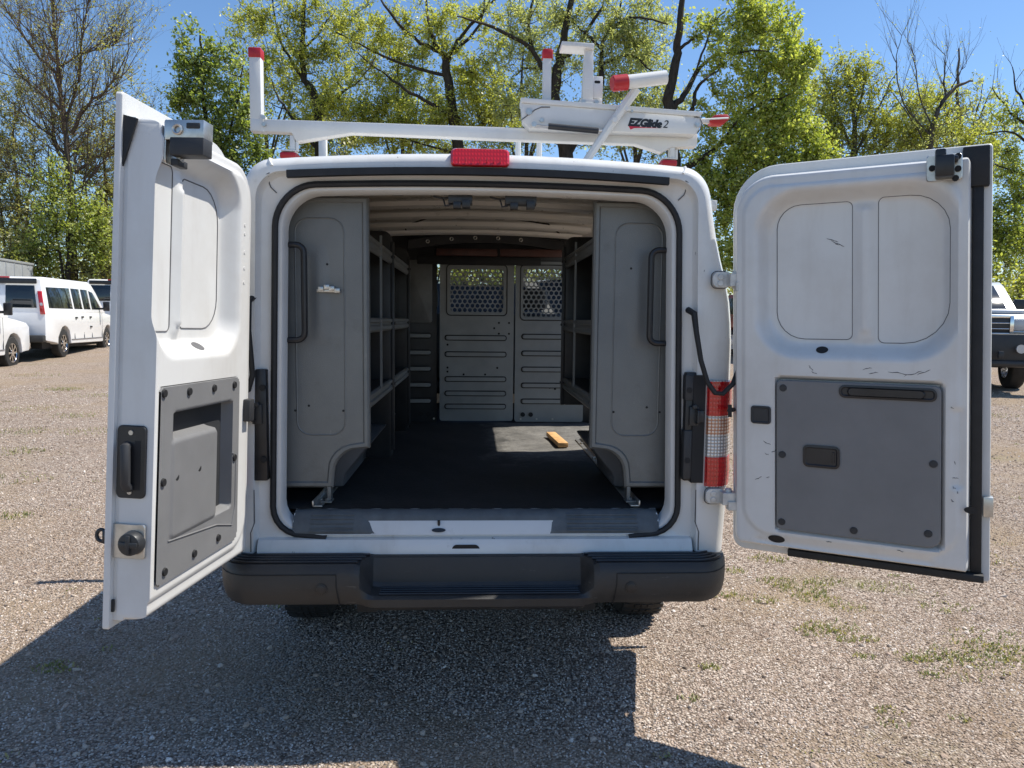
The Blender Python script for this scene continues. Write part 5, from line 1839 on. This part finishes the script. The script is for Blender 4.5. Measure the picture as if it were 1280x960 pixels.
# C: upright green tree between left door and rack
y = 34.; t = Tree(31); b0 = base_at(262, y)
t.limb([b0] + L((262, 300), (260, 220), (256, 140), (252, 70), (250, 35), y=y), .22, .03, 7)
for pts in (((260, 230), (285, 170), (300, 110), (305, 60)), ((258, 210), (232, 160), (222, 100)), ((262, 250), (300, 220), (325, 170))):
    t.limb(L(*pts, y=y), .09, .02, 5)
clumps(t, y, ((245, 70, 22, 32, .5), (235, 105, 26, 36, .55), (272, 95, 30, 45, .45), (255, 150, 42, 42, .6), (300, 110, 22, 46, .4), (290, 170, 36, 42, .6), (245, 200, 36, 40, .7), (300, 215, 36, 40, 1.0), (270, 270, 60, 45, 1.0)), .16, .9, up=.9, twig=.9)
t.build('upright_tree', 'upright deep green tree seen between the left rear door and the ladder rack', 'tree', b0, M['bark'], M['leaf_dark'])

# D: spreading yellow-green tree over the roof
y = 36.; t = Tree(41); b0 = base_at(575, y)
t.limb([b0] + L((576, 300), (575, 210), (568, 150), (560, 100), (556, 68), y=y), .42, .20, 9)
for pts, r0 in ((((556, 72), (549, 64), (517, 47), (480, 6), (470, -20)), .14), (((549, 64), (538, 40), (533, 10), (532, -20)), .15), (((560, 75), (568, 60), (580, 41), (617, 0), (640, -15)), .14),
                (((575, 150), (540, 130), (505, 110), (480, 92), (440, 60)), .12), (((560, 95), (500, 80), (450, 55), (420, 40)), .10), (((577, 170), (610, 150), (640, 120)), .12), (((568, 66), (600, 30), (606, -10)), .10)):
    t.limb(L(*[(p[0], p[1], t.r.uniform(-.6, .6) * k) for k, p in enumerate(pts)], y=y), r0, .03, 6)
clumps(t, y, ((440, 135, 50, 40, .9), (480, 150, 40, 34, 1.0), (525, 150, 44, 36, .9), (585, 130, 40, 40, .8), (600, 90, 30, 30, .6), (620, 140, 34, 42, .7), (560, 60, 30, 26, .25), (500, 55, 36, 30, .18), (450, 40, 34, 30, .3), (545, 20, 50, 24, .15), (610, 40, 30, 34, .22), (480, 15, 34, 20, .2)), .125, 1.0, up=.5)
t.build('spreading_tree', 'spreading yellow-green tree behind the middle of the ladder rack', 'tree', b0, M['bark'], M['leaf_yellow'])

y = 38.; t = Tree(42); b0 = base_at(400, y)
t.limb([b0] + L((400, 300), (400, 190), (398, 140), (390, 112), (381, 100), (378, 60), (380, 10), (382, -20), y=y), .34, .08, 8)
for pts, r0 in ((((400, 190), (368, 152), (350, 125), (338, 100)), .12), (((398, 140), (420, 120), (450, 100), (470, 70)), .10), (((381, 100), (360, 70), (345, 30), (340, -10)), .09), (((380, 60), (400, 40), (420, 10)), .08)):
    t.limb(L(*[(p[0], p[1], t.r.uniform(-.6, .6) * k) for k, p in enumerate(pts)], y=y), r0, .03, 6)
clumps(t, y, ((370, 80, 34, 28, .55), (345, 40, 34, 36, .4), (400, 30, 36, 36, .45), (410, 85, 30, 30, .8), (330, 95, 20, 30, .35), (365, 15, 40, 26, .4), (400, 140, 30, 30, .7), (320, 20, 26, 30, .3), (440, 20, 30, 26, .3)), .12, 1.0, up=.4)
t.build('open_crowned_tree', 'pale yellow-green open tree above the left end of the ladder rack', 'tree', b0, M['bark'], M['leaf_yellow'])

# E: big dark-limbed tree behind the ladder glide
y = 34.; t = Tree(51); b0 = base_at(712, y)
t.limb([b0] + L((712, 300), (709, 200), (700, 160), (693, 125), (696, 95), (700, 72), (708, 31), (718, -20), y=y), .46, .14, 10)
for pts, r0 in ((((693, 105), (680, 90), (664, 62), (624, 37), (599, 28), (570, 20)), .17), (((666, 64), (661, 31), (668, 0), (672, -15)), .12), (((698, 78), (723, 53), (748, 16), (760, -15)), .15),
                (((708, 195), (740, 140), (752, 103), (752, 56), (766, 28), (785, -15)), .24), (((752, 60), (735, 45), (722, 34)), .10), (((755, 50), (775, 28), (800, 22), (835, 30)), .10), (((690, 85), (660, 85), (640, 95)), .07), (((752, 80), (790, 70), (815, 90)), .09)):
    t.limb(L(*[(p[0], p[1], t.r.uniform(-.5, .5) * k) for k, p in enumerate(pts)], y=y), r0, .035, 7)
clumps(t, y, ((650, 70, 34, 34, .35), (640, 20, 40, 28, .3), (700, 20, 44, 28, .3), (750, 20, 46, 30, .4), (800, 30, 40, 36, .5), (790, 80, 40, 40, .55), (725, 85, 34, 36, .3), (820, 120, 36, 36, .5), (680, 150, 36, 30, .4), (760, 150, 50, 36, .35), (640, 120, 26, 36, .45), (770, 55, 30, 30, .4)), .115, 1.0, up=.3)
t.build('dark_limbed_tree', 'big dark-limbed tree with fine pale leaves behind the ladder glide', 'tree', b0, M['bark'], M['leaf_pale'])

# F: bright green tree right of the rack
y = 32.; t = Tree(61); b0 = base_at(846, y)
t.limb([b0] + L((846, 300), (843, 200), (838, 140), (836, 120), (845, 75), (848, 45), (853, 0), (856, -20), y=y), .40, .10, 9)
for pts, r0 in ((((839, 138), (855, 120), (866, 98), (880, 80), (900, 68), (960, 62)), .18), (((860, 150), (867, 130), (870, 112), (885, 96), (905, 82)), .14), (((846, 215), (875, 200), (895, 185), (915, 160), (922, 150)), .20), (((849, 60), (865, 50), (890, 30), (910, 10)), .09),
                (((846, 260), (880, 240), (915, 215), (960, 200)), .14), (((922, 150), (950, 130), (985, 120)), .08), (((866, 100), (880, 60), (890, 30)), .07)):
    t.limb(L(*[(p[0], p[1], t.r.uniform(-.5, .5) * k) for k, p in enumerate(pts)], y=y), r0, .03, 7)
clumps(t, y, ((885, 30, 36, 30, .15), (930, 25, 44, 34, .35), (965, 40, 38, 40, .5), (1000, 75, 26, 34, .55), (925, 80, 40, 34, .25), (975, 95, 38, 36, .55), (880, 130, 34, 34, .15), (930, 130, 38, 34, .5), (985, 145, 40, 36, .7), (900, 185, 40, 36, .45), (960, 190, 50, 36, 1.), (870, 235, 44, 40, .8), (930, 240, 50, 44, .9), (1010, 190, 34, 34, .8), (900, 300, 50, 50, .9), (985, 250, 50, 50, .9)), .15, .95, up=.2)
t.build('bright_green_tree', 'bright green tree with forked dark trunks rising right of the van roof', 'tree', b0, M['bark'], M['leaf_green'])

# G: pale tree beyond the right door
y = 37.; t = Tree(71); b0 = base_at(1065, y)
t.limb([b0] + L((1065, 300), (1066, 220), (1068, 170), (1066, 130), (1062, 90), y=y), .25, .05, 7)
for pts in (((1067, 200), (1090, 150), (1110, 110), (1120, 90)), ((1067, 190), (1045, 140), (1035, 100)), ((1066, 170), (1078, 120), (1085, 75)), ((1067, 215), (1110, 180), (1150, 150))):
    t.limb(L(*pts, y=y), .09, .02, 5)
clumps(t, y, ((1060, 95, 30, 26, .9), (1040, 125, 26, 30, .8), (1085, 120, 30, 32, .8), (1065, 160, 40, 36, .9), (1110, 155, 30, 30, .5), (1130, 180, 36, 26, .6), (1030, 180, 34, 34, .8), (1150, 145, 44, 40, .45), (1195, 165, 36, 34, .5), (1215, 195, 36, 30, .7), (1100, 200, 50, 30, .9), (1060, 250, 60, 40, .9)), .12, .95, up=.8, twig=1.0)
t.build('pale_tree', 'pale yellow-green rounded tree behind the top of the right rear door', 'tree', b0, M['bark_grey'], M['leaf_yellow'])

# H: dead snag
y = 36.; t = Tree(81); b0 = base_at(1162, y)
t.limb([b0] + L((1162, 300), (1162, 220), (1163, 175), (1168, 150), (1182, 122), (1200, 106), (1216, 101), y=y), .26, .05, 8)
for pts, r0 in ((((1182, 122), (1180, 95), (1182, 70)), .06), (((1175, 135), (1195, 100), (1208, 80)), .05), (((1165, 160), (1150, 120), (1145, 80), (1135, 50)), .05), (((1164, 170), (1130, 130), (1120, 80), (1128, 45)), .05), (((1165, 165), (1190, 150), (1215, 140)), .05), (((1163, 190), (1140, 150), (1110, 110)), .05)):
    pl = t.limb(L(*pts, y=y), r0, .015, 5)
    for k in range(2, len(pl), 2):
        for _ in range(2):
            d = t.r.normal(0, .5, 3); d[2] = 1; d /= np.linalg.norm(d)
            t.twiggy(pl[k], d, t.r.uniform(1.0, 2.2), .017, 1, .35, 4, .3, 1, .08)
clumps(t, y, ((1150, 170, 26, 20, .35), (1175, 175, 16, 20, .4)), .11, .7)
t.build('dead_snag', 'dead grey snag with bare forked limbs behind the right rear door', 'tree', b0, M['bark_grey'], M['leaf_pale'])

# I: trees at the right edge
y = 31.; t = Tree(91); b0 = base_at(1300, y)
t.limb([b0] + L((1300, 300), (1305, 240), (1300, 160), (1290, 110), y=y), .22, .05, 7)
for pts in (((1302, 230), (1270, 215), (1235, 205)), ((1302, 190), (1265, 166), (1225, 168)), ((1300, 170), (1262, 140), (1240, 110)), ((1298, 150), (1275, 120), (1265, 85))):
    pl = t.limb(L(*pts, y=y), .08, .02, 6)
    for k in range(2, len(pl), 2):
        d = t.r.normal(0, .5, 3); d[2] = 1; d /= np.linalg.norm(d)
        t.twiggy(pl[k], d, t.r.uniform(.8, 1.8), .016, 1, .4, 4, .3, 1, .09)
clumps(t, y, ((1265, 200, 30, 26, .6), (1255, 150, 24, 24, .25), (1285, 150, 24, 30, .35), (1265, 250, 30, 36, .9), (1275, 300, 40, 40, 1.0), (1240, 290, 30, 50, .8)), .12, .95)
t.build('leafy_edge_tree', 'green tree with bare horizontal limbs at the right edge above the pickup', 'tree', b0, M['bark'], M['leaf_green'])

# second row, seen through the gaps of the first
for k, (bx, yy, items, lf, lab) in enumerate((
        (330, 45., ((320, 60, 40, 50, .55), (360, 130, 50, 50, .8), (410, 170, 60, 40, .9), (440, 60, 50, 40, .35)), 'leaf_yellow', 'hazy yellow-green tree filling the gap left of the open-crowned tree'),
        (500, 46., ((490, 90, 60, 50, .5), (540, 110, 60, 50, .7), (520, 170, 80, 36, .9), (560, 30, 60, 40, .3)), 'leaf_yellow', 'hazy yellow-green tree seen through the spreading crown above the roof'),
        (655, 45., ((650, 110, 50, 50, .6), (640, 165, 60, 40, .8), (700, 60, 50, 40, .3), (670, 30, 50, 30, .3)), 'leaf_pale', 'pale hazy tree seen between the dark limbs left of the ladder stop'),
        (790, 45., ((790, 110, 50, 50, .6), (800, 50, 60, 40, .5), (780, 170, 60, 40, .7), (830, 160, 40, 50, .7)), 'leaf_pale', 'pale hazy tree seen behind the ladder glide and lift tube'),
        (960, 44., ((950, 60, 50, 40, .5), (985, 120, 40, 60, .8), (940, 170, 60, 50, .9), (1030, 160, 30, 50, .7)), 'leaf_yellow', 'yellow-green tree showing at the right flank of the bright green crown'),
        (1200, 45., ((1165, 150, 44, 46, .45), (1215, 140, 36, 40, .35), (1240, 190, 36, 50, .7), (1130, 180, 44, 40, .7)), 'leaf_pale', 'pale hazy tree behind the dead snag at the right'))):
    t = Tree(120 + k); b0 = base_at(bx, yy)
    t.limb([b0] + L((bx, 300), (bx + 4, 200), (bx - 3, 120), (bx, 60), y=yy), .26, .05, 6)
    for dx in (-45, 40, -25, 30):
        t.limb(L((bx, 230), (bx + dx * .6, 150), (bx + dx, 70 + abs(dx)), y=yy), .10, .02, 5)
    clumps(t, yy, items, .15, .8, twig=1.0, up=.4)
    t.build('background_tree', lab, 'tree', b0, M['bark_grey'], M[lf])

# J: bushes closing the yard
def bush(pxx, yy, rx, hz, mat, label, seed):
    t = Tree(seed); b0 = base_at(pxx, yy)
    for k in range(4):
        d = Vector((t.r.uniform(-.6, .6), t.r.uniform(-.6, .6), 1)) * hz * .6
        t.limb([b0, b0 + d * .5, b0 + d], .06, .02, 5)
    for k in range(5):
        c = b0 + Vector((t.r.uniform(-.6, .6) * rx, t.r.uniform(-.4, .4) * rx, hz * t.r.uniform(.3, .75)))
        t.clump(c, (rx * .55, rx * .5, hz * .35), 16, 44, .15, twig=.8)
    return t.build('bush', label, 'bush', b0, M['bark'], M[mat])
for k, (bx, yy, rx, hz, mt, lab) in enumerate((
        (-20, 30., 2.6, 4.6, 'leaf_olive', 'olive bush behind the leftmost parked van'),
        (40, 32., 2.6, 3.6, 'leaf_yellow', 'yellow-green bush behind the trailer roof'),
        (140, 33., 2.8, 4.4, 'leaf_olive', 'olive bush behind the nose of the middle parked van'),
        (440, 34., 3.2, 9.4, 'leaf_olive', 'olive bush seen just over the van roof left of the red brake lamp'),
        (530, 34., 3.2, 9.4, 'leaf_olive', 'olive bush seen just over the van roof above the red brake lamp'),
        (640, 33., 3.2, 5.8, 'leaf_green', 'fresh green bush low behind the van, right of the brake lamp'),
        (980, 33., 3.2, 6.4, 'leaf_green', 'fresh green bush hidden low behind the right rear door'),
        (1225, 31., 3.0, 5.4, 'leaf_green', 'fresh green bush beyond the free edge of the right rear door'),
        (1290, 28., 2.6, 3.6, 'leaf_yellow', 'yellow-green bush behind the silver pickup'))):
    bush(bx, yy, rx, hz, mt, lab, 200 + k)

# far woodland band that reads as one mass
C = []
for k in range(1300):
    x = rng.uniform(-62, 70); yy = rng.uniform(47, 54)
    c = np.array([x, yy, ground_z(x, yy) + abs(rng.normal(0, 3.2)) + .2])
    C.append(c + rng.normal(0, .7, (70, 3)))
C = np.vstack(C); n = len(C)
a = rng.normal(0, 1, (n, 3)); a /= np.linalg.norm(a, axis=1)[:, None]
bb = np.cross(a, rng.normal(0, 1, (n, 3))); bb /= np.linalg.norm(bb, axis=1)[:, None]
v = np.stack([C - a * .13, C + bb * .09, C + a * .13, C - bb * .09], 1).reshape(-1, 3)
link('woodland', np_mesh('woodland', v, np.arange(n * 4).reshape(-1, 4)), M['leaf_olive'], None, kind='stuff', label='distant scrub woodland behind the yard')

# ------------------------------------------------------------------ weeds
bl_v = []; bl_f = []
wr = np.random.default_rng(5)
def tuft(x, y, rad, n, h):
    for _ in range(n):
        q = rad * math.sqrt(wr.uniform()); an = wr.uniform(0, 6.28)
        bx, by = x + q * math.cos(an), y + q * .6 * math.sin(an)
        z = ground_z(bx, by) + .002
        d = wr.uniform(0, 6.28); hh = h * wr.uniform(.4, 1.3); w = wr.uniform(.002, .0055); ln = hh * wr.uniform(.3, 1.1)
        cx_, sx_ = math.cos(d), math.sin(d)
        k = len(bl_v)
        bl_v.extend([(bx - sx_ * w, by + cx_ * w, z), (bx + sx_ * w, by - cx_ * w, z), (bx + cx_ * ln * .5 + sx_ * w * .8, by + sx_ * ln * .5 - cx_ * w * .8, z + hh * .75), (bx + cx_ * ln, by + sx_ * ln, z + hh), (bx + cx_ * ln * .5 - sx_ * w * .8, by + sx_ * ln * .5 + cx_ * w * .8, z + hh * .75)])
        bl_f.extend([(k, k + 1, k + 2, k + 4), (k + 4, k + 2, k + 3, k + 4)][:1]); bl_f.append((k + 4, k + 2, k + 3, k + 3))
spots = [(970, 728, .10, 40), (1030, 728, .10, 40), (1020, 748, .12, 50), (1060, 760, .10, 30), (1020, 790, .10, 40), (1060, 800, .06, 20), (1085, 800, .05, 20), (1240, 800, .2, 60), (1210, 840, .16, 40), (1160, 845, .05, 16), (905, 745, .08, 30), (1200, 700, .3, 60), (40, 470, .5, 60), (110, 540, .3, 50), (30, 540, .3, 60), (1000, 735, .16, 60), (1015, 742, .10, 30), (1040, 785, .13, 70), (985, 735, .05, 16), (885, 835, .05, 26), (920, 715, .06, 20), (1150, 825, .06, 34), (1145, 822, .10, 20), (1230, 820, .22, 160), (1255, 818, .14, 70), (1195, 822, .06, 30), (1080, 822, .05, 20), (1110, 890, .05, 18), (1200, 900, .04, 14), (1115, 905, .06, 16), (860, 875, .04, 12), (950, 750, .10, 30),
         (80, 487, .28, 120), (15, 565, .3, 100), (90, 520, .3, 60), (12, 646, .16, 60), (20, 600, .3, 40), (70, 835, .09, 50), (40, 512, .4, 60), (115, 495, .3, 40), (960, 700, .12, 40), (1050, 700, .2, 50), (1110, 735, .15, 40), (1180, 760, .14, 30), (1262, 462, .9, 260), (1275, 460, .6, 160), (1245, 520, .3, 30)]
for sx_, sy_, rad, n in spots:
    r_ = CMAT @ Vector(((sx_ - 640) / 950., -(sy_ - 480) / 950., -1.))
    tt = 1.5 / -r_.z
    for _ in range(6):
        p = CAMP + r_ * tt
        tt *= 1 + (ground_z(p.x, p.y) - p.z) / (p.z - 1.5) if abs(p.z - 1.5) > 1e-3 else 1
    p = CAMP + r_ * tt
    tuft(p.x, p.y, rad * 1.25, int(n * 2.0), .011 + .003 * min(6, max(0, p.y + 1)))
for _ in range(260):
    tuft(wr.uniform(-9, 7), wr.uniform(-.3, 12), wr.uniform(.03, .12), int(wr.uniform(4, 22)), .012)
tri = [f_ for f_ in bl_f]
me = bpy.data.meshes.new('weeds')
me.from_pydata(bl_v, [], [f_ if f_[2] != f_[3] else f_[:3] for f_ in tri]); me.validate()
link('weeds', me, M['grass'], None, kind='stuff', label='small green weed tufts scattered over the gravel')

# ------------------------------------------------------------------ loose stones
def stone_material():
    b = NB('loose_stone')
    at_ = b.n('ShaderNodeAttribute', attribute_type='INSTANCER', attribute_name='tone')
    c = b.ramp(at_.outputs['Fac'], [(0., (.15, .115, .092)), (.2, (.35, .275, .215)), (.42, (.52, .43, .355)), (.60, (.51, .385, .31)), (.78, (.60, .515, .435)), (.92, (.70, .62, .545)), (1., (.84, .78, .72))])
    nz = b.noise(2., 3)
    c = b.mix(b.ramp(nz, [(.4, 0.), (.75, .4)]), c, (.16, .125, .10))
    geo = b.n('ShaderNodeNewGeometry'); bn = b.n('ShaderNodeTexNoise'); bn.inputs['Scale'].default_value = .8; bn.inputs['Detail'].default_value = 5.; b.l(geo.outputs['Position'], bn.inputs['Vector'])
    c = b.mix(b.ramp(bn.outputs['Fac'], [(.46, 0.), (.64, .55)]), c, (.27, .195, .13))
    b.setc(c); b.setr(.9, 0, .2)
    return b.m
M['stone'] = stone_material()
def scatter(name, x0, x1, y0, y1, dens, smin, smax, seed, label):
    me = bpy.data.meshes.new(name)
    xs = np.linspace(x0, x1, 24); ysn = np.linspace(y0, y1, 24)
    vs = [(x, yv, ground_z(x, yv) + .001) for yv in ysn for x in xs]
    fs = [(j * 24 + i, j * 24 + i + 1, (j + 1) * 24 + i + 1, (j + 1) * 24 + i) for j in range(23) for i in range(23)]
    me.from_pydata(vs, [], fs)
    o = link(name, me, M['stone'], None, kind='stuff', label=label)
    ng = bpy.data.node_groups.new(name, 'GeometryNodeTree')
    ng.interface.new_socket('Geometry', in_out='INPUT', socket_type='NodeSocketGeometry')
    ng.interface.new_socket('Geometry', in_out='OUTPUT', socket_type='NodeSocketGeometry')
    N = ng.nodes.new; K_ = ng.links.new
    gi = N('NodeGroupInput'); go = N('NodeGroupOutput')
    dpn = N('GeometryNodeDistributePointsOnFaces'); dpn.inputs['Density'].default_value = dens; dpn.inputs['Seed'].default_value = seed
    ico = N('GeometryNodeMeshIcoSphere'); ico.inputs['Subdivisions'].default_value = 1; ico.inputs['Radius'].default_value = 1.
    sp = N('GeometryNodeSetPosition')
    nt = N('ShaderNodeTexNoise'); nt.inputs['Scale'].default_value = 1.3
    vm = N('ShaderNodeVectorMath'); vm.operation = 'SUBTRACT'; vm.inputs[1].default_value = (.5, .5, .5)
    vm2 = N('ShaderNodeVectorMath'); vm2.operation = 'SCALE'; vm2.inputs['Scale'].default_value = 1.1
    K_(nt.outputs['Color'], vm.inputs[0]); K_(vm.outputs[0], vm2.inputs[0]); K_(vm2.outputs[0], sp.inputs['Offset'])
    K_(ico.outputs['Mesh'], sp.inputs['Geometry'])
    sm = N('GeometryNodeSetMaterial'); sm.inputs['Material'].default_value = M['stone']
    K_(sp.outputs[0], sm.inputs['Geometry'])
    inst = N('GeometryNodeInstanceOnPoints')
    rs = N('FunctionNodeRandomValue'); rs.data_type = 'FLOAT_VECTOR'
    rs.inputs[0].default_value = (smin, smin, smin * .5); rs.inputs[1].default_value = (smax, smax * .8, smax * .6)
    rs.inputs['Seed'].default_value = seed + 1
    rr = N('FunctionNodeRandomValue'); rr.data_type = 'FLOAT_VECTOR'
    rr.inputs[0].default_value = (-.6, -.6, 0); rr.inputs[1].default_value = (.6, .6, 6.28); rr.inputs['Seed'].default_value = seed + 2
    K_(gi.outputs[0], dpn.inputs['Mesh']); K_(dpn.outputs['Points'], inst.inputs['Points']); K_(sm.outputs[0], inst.inputs['Instance'])
    K_(rs.outputs[0], inst.inputs['Scale']); K_(rr.outputs[0], inst.inputs['Rotation'])
    rv = N('FunctionNodeRandomValue'); rv.data_type = 'FLOAT'; rv.inputs['Seed'].default_value = seed + 3
    sa = N('GeometryNodeStoreNamedAttribute'); sa.data_type = 'FLOAT'; sa.domain = 'INSTANCE'; sa.inputs['Name'].default_value = 'tone'
    K_(inst.outputs[0], sa.inputs['Geometry'])
    vsock = [i for i in sa.inputs if i.name == 'Value' and i.enabled]
    fo = [q for q in rv.outputs if q.enabled][0]
    K_(fo, (vsock or [sa.inputs['Value']])[0])
    K_(sa.outputs[0], go.inputs[0])
    md = o.modifiers.new('scatter', 'NODES'); md.node_group = ng
    return o
scatter('gravel', -3.6, 3.6, -.9, 1.2, 4600, .0028, .0075, 1, 'crushed stone gravel close behind the van')
scatter('gravel', -6., 6., 1.2, 4.5, 1700, .0035, .009, 2, 'crushed stone gravel beside and under the van')
scatter('gravel', -11., 10., 4.5, 12., 220, .006, .015, 3, 'crushed stone gravel farther out in the yard')
scatter('pebbles', -4., 4., -.9, 5., 26, .009, .021, 4, 'larger loose pebbles lying on the gravel')
